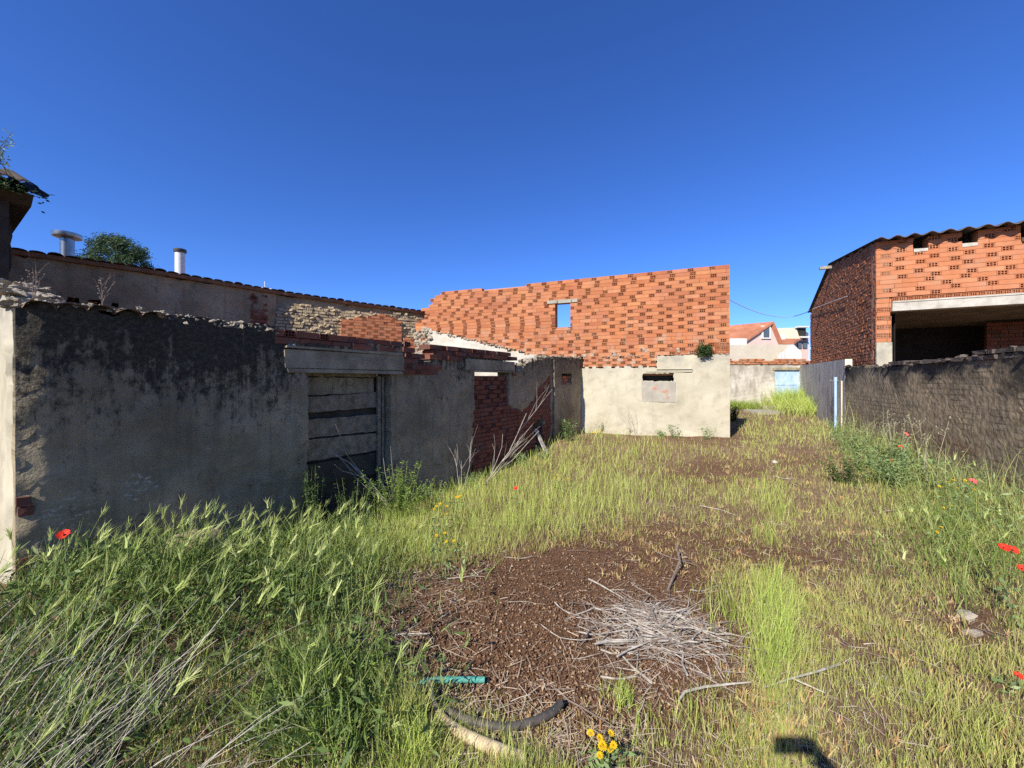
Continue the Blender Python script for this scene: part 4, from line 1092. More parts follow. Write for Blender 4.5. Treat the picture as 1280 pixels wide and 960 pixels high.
def grow(n, key, hmin, hmax, wid, lean, bend, keep=None, thin=1.0, rmin=1.0, rmax=26, power=1.0, nseg=3, clump=1, spread=.03, bias=(0,0,0), tipw=.12):
    x, y = scatter(n, rmin, rmax, 62, power)
    if clump > 1:
        x = np.repeat(x, clump)+rng.normal(0, spread, n*clump); y = np.repeat(y, clump)+rng.normal(0, spread, n*clump)
    m = masks(x, y); d = key(m, x, y)
    ok = (rng.random(len(x)) < d*thin) & clear_of_walls(x, y) & (y > .75)
    x, y, d = x[ok], y[ok], d[ok]; k = len(x)
    r = np.hypot(x, y); base = np.stack([x, y, gz(x, y)-.012], -1)
    h = rng.uniform(hmin, hmax, k)*(.55+.6*np.clip(d, 0, 1))*(.75+.5*np.clip(patchy(x, y), 0, 1))
    w = np.maximum(wid, .0011*r)*rng.uniform(.7, 1.3, k)
    return strips(base, rand_dir(k, lean, bias), hdir(k, bend), h, w, nseg, tipw)

hp = Heap()      # green meadow
hp.add(grow(120000, lambda m, x, y: m['green']**1.2, .10, .28, .0048, .18, .4, rmin=1.2))
hp.add(grow(70000, lambda m, x, y: np.clip(m['dry']*.5+m['green']*.4, 0, 1)*np.clip(patchy(x, y)*1.5-.35, 0, 1), .07, .17, .004, .2, .3, rmin=1.15))
hp.build('green_grass', M['green_grass'])
hp = Heap()      # pale drying stalks
hp.add(grow(170000, lambda m, x, y: np.clip(m['dry']*.9+.25*m['green'], 0, 1)*np.clip(.2+patchy(x, y), 0, 1), .04, .15, .0036, .25, .3, rmin=1.15))
hp.add(grow(34000, lambda m, x, y: np.clip(m['green']*1.0-.15, 0, 1), .12, .25, .0038, .16, .3, rmin=1.3, thin=.7))
hp.build('drying_grass', M['yellow_grass'])
hp = Heap()      # short yellow green carpet in tufts
hp.add(grow(17000, lambda m, x, y: np.clip(m['dry']*1.1-.1, 0, 1)*np.clip(1.7*patchy(x, y, .8)-.35, 0, 1), .04, .10, .0062, .34, .3, rmin=1.15, clump=14, spread=.026))
hp.add(grow(90000, lambda m, x, y: np.clip(m['dry']+.5*m['green'], 0, 1), .02, .055, .0055, .45, .3, rmin=1.15, nseg=2, thin=.75))
hp.add(grow(120000, lambda m, x, y: np.clip(m['dry']+.3*m['green'], 0, 1), .04, .11, .005, .35, .3, rmin=3.2, rmax=22, power=.8, nseg=2, thin=.7))
hp.build('short_turf', M['turf'])
hp = Heap()      # lush growth: strip in the middle, far path, foot of the walls
def lushkey(m, x, y):
    px, py = m['px'], m['py']
    foot = np.exp(-(((x-LO[0])*LN[0]+(y-LO[1])*LN[1])/.45)**2)*(y > 3.3)*(y < 11.5)
    wr = np.exp(-(((x-W.o.x)*W.n.x+(y-W.o.y)*W.n.y)/.8)**2)*(y < 11)*(x > 3)
    cf = np.exp(-(((x-C.o.x)*C.n.x+(y-C.o.y)*C.n.y-.15)/.3)**2)*((x-C.o.x)*C.d.x+(y-C.o.y)*C.d.y > -.3)
    k = .55*cf+.9*blob(px, py, 960, 650, 24, 60)+.38*blob(px, py, 964, 800, 30, 70)*(.3+patchy(x, y, 1.7))+.8*blob(px, py, 1000, 525, 90, 18)+.9*foot+.75*wr+.6*blob(px, py, 905, 770, 26, 34)
    return np.clip(k*(.5+patchy(x, y)), 0, 1)
hp.add(grow(60000, lambda m, x, y: lushkey(m, x, y)*(1-.8*m['thin']), .08, .21, .0055, .22, .4, rmin=1.2))
hp.build('lush_grass', M['lush_grass'])

# wild barley: leaves, stems and nodding bristly heads
def barley(n_leaf, n_head, key, hmin, hmax, power, rmax, bias):
    lv = Heap(); hd = Heap()
    lv.add(grow(n_leaf, key, hmin*.5, hmax*.95, .0085, .35, .8, rmin=1.1, rmax=rmax, power=power, bias=bias))
    x, y = scatter(n_head, 1.1, rmax, 62, power)
    m = masks(x, y); d = key(m, x, y); ok = (rng.random(n_head) < d) & clear_of_walls(x, y) & (y > .75)
    x, y = x[ok], y[ok]; k = len(x)
    base = np.stack([x, y, gz(x, y)-.01], -1); h = rng.uniform(hmin, hmax, k)
    d0 = rand_dir(k, .22, bias); bd = hdir(k, .5)+np.array([.10, .03, 0])
    lv.add(strips(base, d0, bd, h, np.full(k, .0036), 4, .7))
    tip = base + d0*h[:, None] + bd*h[:, None]
    ax = d0+2*bd; ax /= np.linalg.norm(ax, axis=-1, keepdims=True)
    L_ = rng.uniform(.06, .10, k)
    hd.add(strips(tip, ax, hdir(k, .3), L_*1.05, np.full(k, .016), 3, .25, 1.15))
    for q in range(12):
        s = q/12*.75
        a = rng.normal(0, 1, (k, 3)); a -= ax*np.sum(a*ax, -1, keepdims=True); a /= np.linalg.norm(a, axis=-1, keepdims=True)
        dd = ax+a*rng.uniform(.25, .5, k)[:, None]; dd /= np.linalg.norm(dd, axis=-1, keepdims=True)
        hd.add(strips(tip+ax*(L_*s)[:, None], dd, np.zeros((k, 3)), L_*rng.uniform(.6, .95, k), np.full(k, .0042), 2, .15))
    return lv, hd
lv, hd = barley(62000, 3500, lambda m, x, y: m['left']*np.clip(.45+.6*patchy(x, y), 0, 1), .24, .44, .35, 5, (.14, .05, 0))
lv.build('barley_foliage', M['left_grass']); hd.build('barley_heads', M['barley'])
def rkey(m, x, y):
    return np.clip(1.2*blob(m['px'], m['py'], 1240, 660, 130, 90)+1.0*blob(m['px'], m['py'], 1140, 575, 80, 40)+.8*blob(m['px'], m['py'], 400, 900, 90, 75)+.8*blob(m['px'], m['py'], 400, 720, 90, 60), 0, 1)
lv, hd = barley(100000, 2600, rkey, .22, .48, .5, 13, (-.12, .0, 0))
lv.build('weedy_grass', M['left_grass']); hd.build('weedy_grass_heads', M['barley'])
def leaf_cloud(c, size, flat=.5, asp=.42):
    """one folded four-point leaf per centre"""
    N = len(c); a = rng.normal(0, 1, (N, 3)); a[:, 2] *= flat; a /= np.linalg.norm(a, axis=-1, keepdims=True)
    b = rng.normal(0, 1, (N, 3)); b -= a*np.sum(a*b, -1, keepdims=True); b /= np.linalg.norm(b, axis=-1, keepdims=True)
    nrm = np.cross(a, b); s = size[:, None] if np.ndim(size) else size
    V = np.stack([c-a*s, c-b*s*asp+nrm*s*.12, c+a*s, c+b*s*asp+nrm*s*.12], 1).reshape(-1, 3)
    f = (np.arange(N)*4)[:, None]+np.arange(4)[None]
    return V, f, np.full(4*N, 1.0)
def wkey(m, x, y):
    dw = (x-W.o.x)*W.n.x+(y-W.o.y)*W.n.y
    return np.exp(-((dw-.45)/.55)**2)*(y < 10.2)*(x > 2.5)*np.clip(.35+patchy(x, y), 0, 1)
hp = Heap(); hp.add(grow(52000, wkey, .30, .62, .007, .28, .5, rmin=3, rmax=13, power=.6, nseg=4)); hp.build('tall_weeds', M['wall_weed'])
hp = Heap(); hp.add(grow(15000, wkey, .45, .85, .0045, .2, .35, rmin=3, rmax=13, power=.6, nseg=4)); hp.build('dry_tall_stalks', M['yellow_grass'])
x, y = scatter(60000, 3, 13, 62, .5); m = masks(x, y); ok = (rng.random(len(x)) < wkey(m, x, y)) & clear_of_walls(x, y)
x, y = x[ok], y[ok]; hp = Heap(); hp.add(leaf_cloud(np.stack([x, y, gz(x, y)+rng.random(len(x))*.5], -1), rng.uniform(.015, .045, len(x)), .8, .22)); hp.build('weed_leaves', M['weed'])
# dark broadleaf growth deep in the left corner
x, y = scatter(60000, 1.1, 5, 60, .4); m = masks(x, y)
ok = (rng.random(len(x)) < np.clip(m['left']*.8+.5*blob(m['px'], m['py'], 420, 880, 120, 80), 0, 1)) & clear_of_walls(x, y) & (y > .75)
x, y = x[ok], y[ok]; c = np.stack([x, y, gz(x, y)+rng.random(len(x))**1.4*.26], -1)
hp = Heap(); hp.add(leaf_cloud(c, rng.uniform(.012, .046, len(x)), .9, .22)); hp.build('low_weeds', M['weed_low'])

# dead straw leaning over the near left corner
def straw(n, x0, x1, y0, y1, lmin, lmax, dirx, diry, rise, w=.0045):
    x = rng.uniform(x0, x1, n); y = rng.uniform(y0, y1, n)
    base = np.stack([x, y, gz(x, y)+rng.random(n)*.06], -1)
    d = np.stack([rng.normal(dirx, .22, n), rng.normal(diry, .22, n), np.abs(rng.normal(rise, .2, n))], -1); d /= np.linalg.norm(d, axis=-1, keepdims=True)
    return strips(base, d, hdir(n, .22)+np.array([.05, 0, -.12]), rng.uniform(lmin, lmax, n), np.full(n, w)*rng.uniform(.6, 1.2, n), 5, .5)
hp = Heap()
hp.add(straw(480, -3.2, -1.5, .95, 1.75, .3, .72, .50, .15, .95, .0030))
hp.add(straw(60, -1.9, -1.1, 1.0, 1.6, .25, .6, .7, .3, .6, .0030))
hp.build('dead_straw', M['straw'])
# flat straw litter, chaff and bits of wood on the soil
x, y = scatter(24000, 1.15, 14, 60, .8); m = masks(x, y)
ok = (rng.random(len(x)) < np.clip(.25+1.6*blob(m['px'], m['py'], 500, 760, 90, 65)+1.0*blob(m['px'], m['py'], 560, 920, 190, 55)+.5*blob(m['px'], m['py'], 820, 800, 130, 80)+.45*m['dry']-.25*blob(m['px'], m['py'], 680, 770, 130, 60), 0, .95)) & clear_of_walls(x, y)
x, y = x[ok], y[ok]; k = len(x)
b = np.stack([x, y, gz(x, y)+.008+rng.random(k)*.012], -1); a = rng.random(k)*2*np.pi
d = np.stack([np.cos(a), np.sin(a), rng.normal(0, .12, k)], -1)
hp = Heap(); hp.add(strips(b, d, hdir(k, .2), rng.uniform(.02, .14, k), rng.uniform(.0025, .006, k)*np.clip(np.hypot(x, y)/3, 1, 3), 2, .6)); hp.build('straw_litter', M['litter'])
# manure crumbs
x, y = scatter(190000, 1.15, 12, 60, .7); m = masks(x, y)
ok = (rng.random(len(x)) < np.clip(m['man']*1.0+.06, 0, 1)) & clear_of_walls(x, y); x, y = x[ok], y[ok]; k = len(x)
s = rng.uniform(.0022, .0056, k)*rng.choice([.7, 1, 1, 1.2, 2.2], k)
cc = np.stack([x, y, gz(x, y)+s*.35+.004], -1)
oct_ = np.array([(1,0,0),(0,1,0),(-1,0,0),(0,-1,0),(0,0,.8),(0,0,-.8)], float)
V = cc[:, None, :] + oct_[None]*s[:, None, None]*rng.uniform(.55, 1.3, (k, 6, 1)) + rng.normal(0, .15, (k, 6, 3))*s[:, None, None]
fo = np.array([(0,1,4),(1,2,4),(2,3,4),(3,0,4),(1,0,5),(2,1,5),(3,2,5),(0,3,5)])
f = ((np.arange(k)*6)[:, None, None]+fo[None]).reshape(-1, 3)
o = np_mesh('manure_crumbs', V.reshape(-1, 3), f, M['crumb'], np.ones(k*6)); o['kind'] = 'stuff'
# ochre and reddish seedlings in low tufts
x, y = scatter(5200, 1.15, 12, 60, .8); m = masks(x, y)
kd = np.clip(.75*m['right']*np.clip(1.3*patchy(x, y, .7)-.15, 0, 1)+.5*blob(m['px'], m['py'], 760, 680, 140, 40)+.6*blob(m['px'], m['py'], 880, 592, 70, 16)+.12-.5*m['green']-.3*blob(m['px'], m['py'], 670, 780, 150, 90), 0, 1)
ok = (rng.random(len(x)) < kd) & clear_of_walls(x, y); x, y = x[ok], y[ok]
x = np.repeat(x, 16)+rng.normal(0, .022, len(x)*16); y = np.repeat(y, 16)+rng.normal(0, .022, len(y)*16); k = len(x)
b = np.stack([x, y, gz(x, y)], -1); r = np.hypot(x, y)
hp = Heap(); hp.add(strips(b, rand_dir(k, .5), hdir(k, .3), rng.uniform(.02, .06, k), np.maximum(.006, .0014*r)*rng.uniform(.7, 1.3, k), 2, .5, 1.3)); hp.build('ochre_seedlings', M['sedum'])

# ================================================================== plants one can tell apart
def weed_plant(name, loc, h, nst, spread, leaf, mat, label, group=None, nl=26, lean=.3, cat='weed', stemr=.004, smat='stem', up=.5, asp=.30):
    root = empty(name, loc, label, cat, group); mb = MB(); cs = []
    for i in range(nst):
        a = random.uniform(0, 6.3); l = random.uniform(0, spread)
        p0 = Vector((math.cos(a)*l*.25, math.sin(a)*l*.25, -.03)); hh = h*random.uniform(.55, 1)
        p1 = p0+Vector((math.cos(a)*l*.5+random.uniform(-.03, .03), math.sin(a)*l*.5, hh*.55)); p2 = p1+Vector((math.cos(a)*l*.6*lean*2, math.sin(a)*l*.6*lean*2, hh*.45))
        pts = [p0.lerp(p1, t/3) for t in range(3)]+[p1.lerp(p2, t/3) for t in range(4)]
        mb.tube([p+Vector(loc) for p in pts], [stemr*(1-.7*t/6) for t in range(7)], 5)
        for q in range(nl):
            t = random.uniform(.12, 1)*6; k = min(int(t), 5); p = pts[k].lerp(pts[k+1], t-k)
            cs.append(p+Vector((random.gauss(0, leaf*.9), random.gauss(0, leaf*.9), random.gauss(0, leaf*.5)))+Vector(loc))
    mb.build('stem', M[smat], root)
    c = np.array([tuple(q) for q in cs]); hp = Heap(); hp.add(leaf_cloud(c, rng.uniform(leaf*.55, leaf*1.15, len(c)), up, asp)); hp.build('leaves', M[mat], None, root)
    return root
def G(px, py): return tuple(ground(px, py))
def onL(px, out):         # a point on the ground a little in front of the ruined wall
    p = L.P(L.U(px), 0, out); return (p.x, p.y, float(gz(p.x, p.y)))
# dense bright shrub by the boarded door and dark growth inside its recess
weed_plant('bushy_weed', onL(465, .5), .72, 46, .42, .020, 'bush', 'bright green bushy weed in front of the boarded door', nl=60, cat='weed')
weed_plant('bushy_weed', onL(415, .38), .66, 20, .28, .020, 'weed_dark', 'dark leafy weed at the left foot of the boarded door', nl=44)
weed_plant('nettle_plant', onL(385, .10), .85, 14, .16, .028, 'weed_dark', 'dark green nettle growing against the left jamb of the door', nl=44, cat='nettle')
weed_plant('thin_weed', onL(408, .75), .50, 4, .10, .016, 'weed', 'spindly pale weed standing alone before the door jamb', nl=26)
for px, o_, h, lb in ((520, .35, .32, 'low green weed right of the boarded door'), (560, .45, .34, 'low leafy weed under the blocked window, behind the yellow flowers'), (635, .35, .34, 'dark weed under the triangle of bare brick'), (655, .5, .30, 'small leafy weed left of the leaning plank')):
    weed_plant('low_weed', onL(px, o_), h, 12, .22, .024, 'weed', lb, 'weeds along the foot of the ruined wall', nl=24)
weed_plant('thistle_plant', onL(693, .35), .62, 10, .26, .042, 'weed_dark', 'tall dark thistle against the end pier of the ruined wall', nl=26, cat='thistle')
weed_plant('thistle_plant', G(705, 548), .55, 9, .3, .045, 'weed', 'grey green thistle right of the leaning plank', nl=26, cat='thistle')
for px, py, h, lb in ((752, 541, .42, 'leafy thistle at the left of the cream wall'), (786, 543, .26, 'short weed below the middle of the cream wall'), (845, 547, .38, 'thin weed under the patched vent'), (884, 549, .42, 'spiky thistle near the right corner of the cream wall'), (824, 546, .22, 'low broad weed beside the cream wall')):
    weed_plant('wall_weed', G(px, py), h, 7, .22, .034, 'weed', lb, 'weeds along the cream wall', nl=20)
weed_plant('shrub', G(917, 527), .62, 26, .30, .035, 'weed_dark', 'dark round shrub beside the corner of the brick building', nl=46, cat='shrub')
b = C.P(C.U(880), cp(880, 441)[1]+.05, .12)
capr = empty('caper_bush', tuple(b), 'round dark green bush growing from the brick wall ledge', 'shrub')
c = rng.normal(0, 1, (1500, 3)); c /= np.linalg.norm(c, axis=-1, keepdims=True); kk = 1+.22*np.sin(c[:, :1]*5+1)*np.cos(c[:, 2:]*4)+.14*rng.normal(0, 1, (1500, 1)); c *= .18*rng.random((1500, 1))**.5*kk; c[:, 2] *= .9
hp = Heap(); hp.add(leaf_cloud(c+np.array(b), rng.uniform(.018, .032, 1500), 1)); hp.build('leaves', M['weed_dark'], None, capr)
mb = MB()
for i in range(14):
    a = Vector((random.gauss(0, 1), random.gauss(0, 1), random.gauss(.2, 1))).normalized()*.15
    mb.tube([b+Vector((0, .08, -.08)), b+a*.5, b+a], [.006, .004, .002], 4)
mb.build('stem', M['bark'], capr)
# tall grass bush before the panel wall and the far door
def tuft(name, loc, n, h, spread, mat, label, cat='grass tuft', group=None):
    x = loc[0]+rng.normal(0, spread, n); y = loc[1]+rng.normal(0, spread, n); b = np.stack([x, y, gz(x, y)-.02], -1); r = math.hypot(loc[0], loc[1])
    hp = Heap(); hp.add(strips(b, rand_dir(n, .32), hdir(n, .6), h*rng.uniform(.5, 1, n), np.full(n, max(.005, .0012*r)), 4, .12))
    o = hp.build(name, M[mat], None, None, loc); return tag(o, label, cat, group)
tuft('grass_tuft', G(998, 512), 1900, 1.2, .5, 'green_grass', 'tall green grass clump hiding the foot of the blue door')
tuft('grass_tuft', G(1022, 519), 1900, .95, .6, 'green_grass', 'broad grass clump at the foot of the grey panel wall')
tuft('grass_tuft', G(948, 507), 800, .6, .5, 'green_grass', 'grass clump below the whitewashed wall left of the blue door')
tuft('grass_tuft', G(925, 511), 800, .55, .5, 'lush_grass', 'dark grass clump behind the corner of the brick building')
# dry thistle stalks and weeds along the masonry wall
def stalk_plant(loc, h, n, label, mat='straw', leafmat='weed', group=None):
    root = empty('dry_thistle', loc, label, 'thistle', group); mb = MB(); hd_ = []
    for i in range(n):
        a = random.uniform(0, 6.3); l = random.uniform(.06, .22)
        p0 = Vector(loc)+Vector((math.cos(a)*l*.35, math.sin(a)*l*.35, -.03)); p1 = Vector(loc)+Vector((math.cos(a)*l*.5, math.sin(a)*l*.5, h*.5)); p2 = Vector(loc)+Vector((math.cos(a)*l, math.sin(a)*l, h*random.uniform(.7, 1)))
        mb.tube([p0, p1, p2], [.0055, .0045, .003], 5)
        for q in range(5):
            t = random.uniform(.4, .95); p = p1.lerp(p2, t); e = p+Vector((random.uniform(-.07, .07), random.uniform(-.07, .07), random.uniform(.03, .1)))
            mb.tube([p, e], [.003, .002], 4); hd_.append((e, .008))
        hd_.append((p2, .011))
    mb.build('stem', M['drystem'], root)
    for e, r_ in hd_: q = MB(); q.lump(e, r_, 1.3, 6); q.build('seed_head', M['drystem'], root)
    k = 130; c = np.array(loc)+np.stack([rng.normal(0, .12, k), rng.normal(0, .12, k), rng.random(k)*h*.45], -1)
    hp = Heap(); hp.add(leaf_cloud(c, rng.uniform(.02, .05, k))); hp.build('leaves', M[leafmat], None, root)
def onW(px, out):
    p = W.P(W.U(px), 0, out); return (p.x, p.y, float(gz(p.x, p.y)))
stalk_plant(onW(1172, .55), .95, 3, 'dry pale thistle stalks standing tallest before the masonry wall')
stalk_plant(onW(1200, .7), .85, 4, 'branching dry thistle right of the tallest stalks by the masonry wall')
stalk_plant(onW(1262, .75), 1.0, 4, 'leafy tall thistle at the right edge before the masonry wall')
stalk_plant(onW(1115, .4), .5, 3, 'short dry thistle before the masonry wall near the red poppies')
for px, o_, h, mt, lb in ((1080, .5, .4, 'bush', 'low green weed at the far end of the masonry wall'), (1120, .75, .45, 'weed', 'grey green weed behind the nearest pair of wall poppies'), (1150, .9, .5, 'weed', 'bushy weed before the masonry wall left of the tall stalks'), (1190, 1.0, .45, 'weed', 'leafy weed at the foot of the tall dry stalks'), (1225, 1.0, .55, 'weed_dark', 'dark weed below the hollow in the masonry wall'), (1250, 1.15, .5, 'weed', 'dense weed behind the pink poppy'), (1275, 1.1, .65, 'weed', 'tall leafy weed cut by the right edge'), (1262, 1.6, .45, 'weed_dark', 'dark weed behind the double poppy')):
    weed_plant('wall_weed', onW(px, o_), h, 18, .34, .028, mt, lb, 'weeds along the masonry wall', nl=34)
# near plants at the bottom left
weed_plant('sow_thistle', G(352, 905), .16, 6, .16, .042, 'weed', 'long leaved sow thistle in the bottom left foreground', nl=12, cat='thistle', asp=.2)
weed_plant('sow_thistle', G(405, 935), .24, 8, .15, .030, 'bush', 'leafy weed left of the hose in the foreground', nl=16, cat='weed', asp=.16)
weed_plant('sow_thistle', G(455, 880), .32, 8, .14, .030, 'bush', 'tall thin weed between the straw and the hose', nl=18, cat='weed', asp=.14)
for i, (px, py, h, lb) in enumerate(((368, 800, .42, 'single upright weed stalk left of the straw patch'), (428, 815, .46, 'upright pale stalk beside the straw patch'), (440, 760, .36, 'slim stalk above the straw patch'), (392, 830, .3, 'short stalk left of the paler ones'))):
    weed_plant('stalk_weed', G(px, py), h, 2, .06, .018, 'weed', lb, 'upright stalks by the straw patch', nl=16, stemr=.005)
tuft('grass_tuft', G(505, 905), 260, .34, .045, 'yellow_grass', 'drooping yellow grass tuft beside the hose')
tuft('grass_tuft', G(520, 945), 220, .26, .05, 'green_grass', 'green grass tuft in front of the cream pipe')
tuft('grass_tuft', G(780, 880), 120, .15, .035, 'green_grass', 'small green tuft above the yellow flowers')
# dead branching shrubs
def branch(mb, p, d, l, r, depth):
    n = 4; pts = [p]; dd = d.copy()
    for i in range(n):
        dd = (dd+Vector((random.gauss(0, .12), random.gauss(0, .12), random.gauss(.02, .1)))).normalized(); pts.append(pts[-1]+dd*l/n)
    mb.tube(pts, [r*(1-.55*i/n) for i in range(n+1)], 5)
    if depth:
        for q in range(random.choice((2, 3))):
            k = random.choice((1, 2, 3)); nd = (dd+Vector((random.gauss(0, .30), random.gauss(0, .30), random.gauss(.1, .2)))).normalized()
            branch(mb, pts[k], nd, l*random.uniform(.4, .8), r*.5, depth-1)
def dead_shrub(loc, dirs, label):
    mb = MB()
    for (dx, dy, dz, l, r, dep) in dirs: branch(mb, Vector(loc)+Vector((0, 0, -.02)), Vector((dx, dy, dz)).normalized(), l, r, dep)
    o = mb.build('dead_shrub', M['twig'], None, loc); tag(o, label, 'dead shrub', None, 'thing')
dead_shrub(onL(470, .42), [(-.75, -.05, .9, 1.2, .009, 1), (-.55, -.1, 1.0, 1.25, .008, 1), (-.1, 0, 1, .95, .004, 0), (-.4, .1, .8, .8, .004, 1)], 'bleached dead shrub leaning left across the boarded door')
dead_shrub(onL(575, .5), [(.55, .15, .85, 1.35, .010, 2), (.62, .1, .75, 1.25, .009, 2), (.45, .2, .9, .9, .006, 1)], 'tall dead shrub leaning right across the blocked brick window')
dead_shrub(onL(552, .4), [(-.2, 0, .9, .55, .006, 2), (.25, 0, .9, .6, .006, 2), (0, .1, 1, .5, .005, 1)], 'small fan of dead twigs between the two leaning shrubs')
dead_shrub(G(730, 540), [(-.3, 0, .9, .8, .005, 2), (-.1, .1, .9, .9, .005, 1), (-.4, 0, .6, .6, .004, 2)], 'thin dry stalks where the ruin meets the cream wall')
dead_shrub(G(795, 545), [(-.25, 0, .9, .7, .004, 2), (.1, 0, 1, .6, .004, 1), (-.4, 0, .8, .6, .004, 1)], 'faint dry stalks before the cream wall')
for px, h in ((45, .30), (133, .32)):
    p = L.P(max(L.U(px), .05), topf(max(L.U(px), .05))+.02, -.12); mb = MB()
    for q in range(3): branch(mb, p, Vector((random.uniform(-.2, .2), random.uniform(-.2, .2), 1)).normalized(), h*.8, .0028, 1)
    for q in range(22): mb.lump(p+Vector((random.gauss(0, .03), random.gauss(0, .03), h*random.uniform(.3, .8))), .006, .8, 5)
    o = mb.build('dead_weed', M['dark_stick'], None, tuple(p)); tag(o, 'dry seed stalk on top of the ruined wall '+('nearest its left corner' if px < 100 else 'right of the corner stalk'), 'dry weed', None, 'thing')
# plants on the old eave
ev = HF.P(.25, 4.45, .2)
root = empty('roof_plant', tuple(ev), 'wispy green plant growing on the mossy eave', 'plant'); mb = MB(); cs = []
for i in range(34):
    d = Vector((random.gauss(0, .45)+.1, random.gauss(0, .5), 1)).normalized(); l = random.uniform(.25, .8); p = ev+Vector((random.gauss(-.1, .16), random.gauss(0, .2), 0)); e = p+d*l
    mb.tube([p, p.lerp(e, .5)+Vector((0, 0, .03)), e], [.006, .004, .002], 4)
    for q in range(34): cs.append(tuple(p.lerp(e, random.uniform(.2, 1))+Vector((random.gauss(0, .04), random.gauss(0, .04), random.gauss(0, .04)))))
mb.build('stem', M['bark'], root); hp = Heap(); hp.add(leaf_cloud(np.array(cs), rng.uniform(.010, .026, len(cs)))); hp.build('leaves', M['weed'], None, root)
c = np.array(HF.P(.1, 4.25, .3))+rng.normal(0, 1, (240, 3))*np.array([.10, .25, .04]); hp = Heap(); hp.add(leaf_cloud(c, rng.uniform(.02, .04, 240))); hp.build('moss', M['weed_dark'], 'stuff', root)
# conifer beyond the adobe house
ty = 17.0; tb = Vector(((147-640)/F*ty, ty, 0)); ttop = CAMZ+(HOR-299)/F*ty
tree = empty('conifer_tree', tuple(tb), 'dense blue green conifer rising behind the tiled roof', 'tree')
mb = MB(); mb.tube([tb+Vector((0, 0, -.3)), tb+Vector((.1, 0, 3)), tb+Vector((0, .05, ttop-.6))], [.28, .2, .06], 9)
for i in range(26):
    a = random.uniform(0, 6.3); z = random.uniform(3.6, ttop-.8); l = random.uniform(.6, 1.5); mb.tube([tb+Vector((0, 0, z)), tb+Vector((math.cos(a)*l, math.sin(a)*l, z+.3))], [.05, .015], 5)
mb.build('trunk', M['bark'], tree)
cs = []
for i in range(150):
    a = random.uniform(0, 6.3); t = random.random()**.8; rad = 1.75*math.sqrt(max(0, 1-((1-t)*1.0)**2)) if t < 1 else 0
    z = ttop-.05-(t**1.3)*2.9; rr = (.2+1.5*(1-math.exp(-2.4*t)))*random.uniform(.5, 1.15)
    c0 = np.array([tb.x+math.cos(a)*rr, tb.y+math.sin(a)*rr, z-.12*rr])
    cs.append(c0+rng.normal(0, 1, (170, 3))*np.array([.13, .13, .12])+np.array([0, 0, .08]))
cs = np.concatenate(cs); hp = Heap(); hp.add(leaf_cloud(cs, rng.uniform(.035, .085, len(cs)), .9, .25)); hp.build('crown', M['conifer'], None, tree)
# ================================================================== loose things in the yard
def poppy(loc, h, r, label, mat='poppy', lean=(0, 0), flowers=1, tilt=None):
    r *= .86
    root = empty('poppy', loc, label, 'poppy', 'poppies in the yard')
    st = MB(); lv = []
    for q in range(flowers):
        off = Vector((q*r*1.7, random.uniform(-.02, .02), -.012*q)) if q else Vector((0, 0, 0))
        p0 = Vector(loc)+Vector((0, 0, -.02)); top = Vector(loc)+Vector((lean[0], lean[1], h))+off
        st.tube([p0, p0.lerp(top, .5)+Vector((.012, 0, .01)), top], [.003, .0026, .0022], 5)
        ax = Vector((random.uniform(-.35, .35), random.uniform(-.85, -.3), .8)).normalized() if tilt is None else Vector(tilt).normalized()
        e1 = ax.cross(Vector((1, .2, .1))).normalized(); e2 = ax.cross(e1)
        for k in range(4):
            a0 = k*math.pi/2+(.0 if k % 2 else .2); m = MB(); n = 6; w = .78 if k % 2 else .9
            V = []
            for i in range(4):
                rr = r*(i/3)
                for j in range(n+1):
                    a = a0+(j/n-.5)*2*w*(1 if i else 1)
                    zz = r*(.12+.55*(i/3)**2)*(1 if k % 2 else .75)+.05*r*math.sin(7*a+k)*(i/3)
                    rad = rr*(1-.12*abs(j/n-.5)*2+.06*math.sin(11*a+q))
                    V.append(top+e1*math.cos(a)*rad+e2*math.sin(a)*rad+ax*(zz-.1*r))
            m.add(V, [(i*(n+1)+j, i*(n+1)+j+1, (i+1)*(n+1)+j+1, (i+1)*(n+1)+j) for i in range(3) for j in range(n)])
            m.build('petal', M[mat], root, sm=True)
        c = MB(); c.lump(top+ax*r*.15, r*.2, 1, 8, .05); c.build('flower_heart', M['poppy_core'], root)
    st.build('stem', M['stem'], root)
    k = 26; c = np.array(loc)+np.stack([rng.normal(0, .05, k), rng.normal(0, .05, k), rng.random(k)*h*.6], -1)
    hp = Heap(); hp.add(leaf_cloud(c, rng.uniform(.012, .03, k))); hp.build('leaves', M['weed'], None, root)
def at_height(px, py, h):
    """foot of a plant whose flower, h above the soil, is seen at the pixel"""
    z = 0
    for _ in range(10):
        t = (CAMZ-z-h)/((py-HOR)/F); x = (px-640)/F*t; z = float(gz(x, t))
    return (x, t, z)
poppy(at_height(81, 669, .46), .46, .036, 'red poppy among the barley before the ruined wall')
poppy(at_height(1254, 685, .42), .42, .035, 'double headed orange red poppy near the right edge', flowers=2)
poppy(at_height(1277, 711, .36), .36, .03, 'red poppy cut by the right edge below the double one')
poppy(at_height(1215, 602, .48), .48, .04, 'faded pink poppy in the weeds by the masonry wall', mat='poppy_pink')
poppy(at_height(1113, 577, .30), .30, .045, 'red poppy nearest the middle of the yard, lowest of the three by the wall')
poppy(at_height(1125, 559, .34), .34, .045, 'red poppy between two others in front of the masonry wall')
poppy(at_height(1131, 543, .42), .42, .06, 'dark red poppy highest up against the masonry wall', mat='poppy_pink')
poppy(at_height(645, 611, .25), .25, .036, 'small orange red poppy alone in the meadow grass')
poppy(at_height(1272, 845, .10), .10, .022, 'tiny red poppy low in the grass near the bottom right', tilt=(0, -.5, .9))

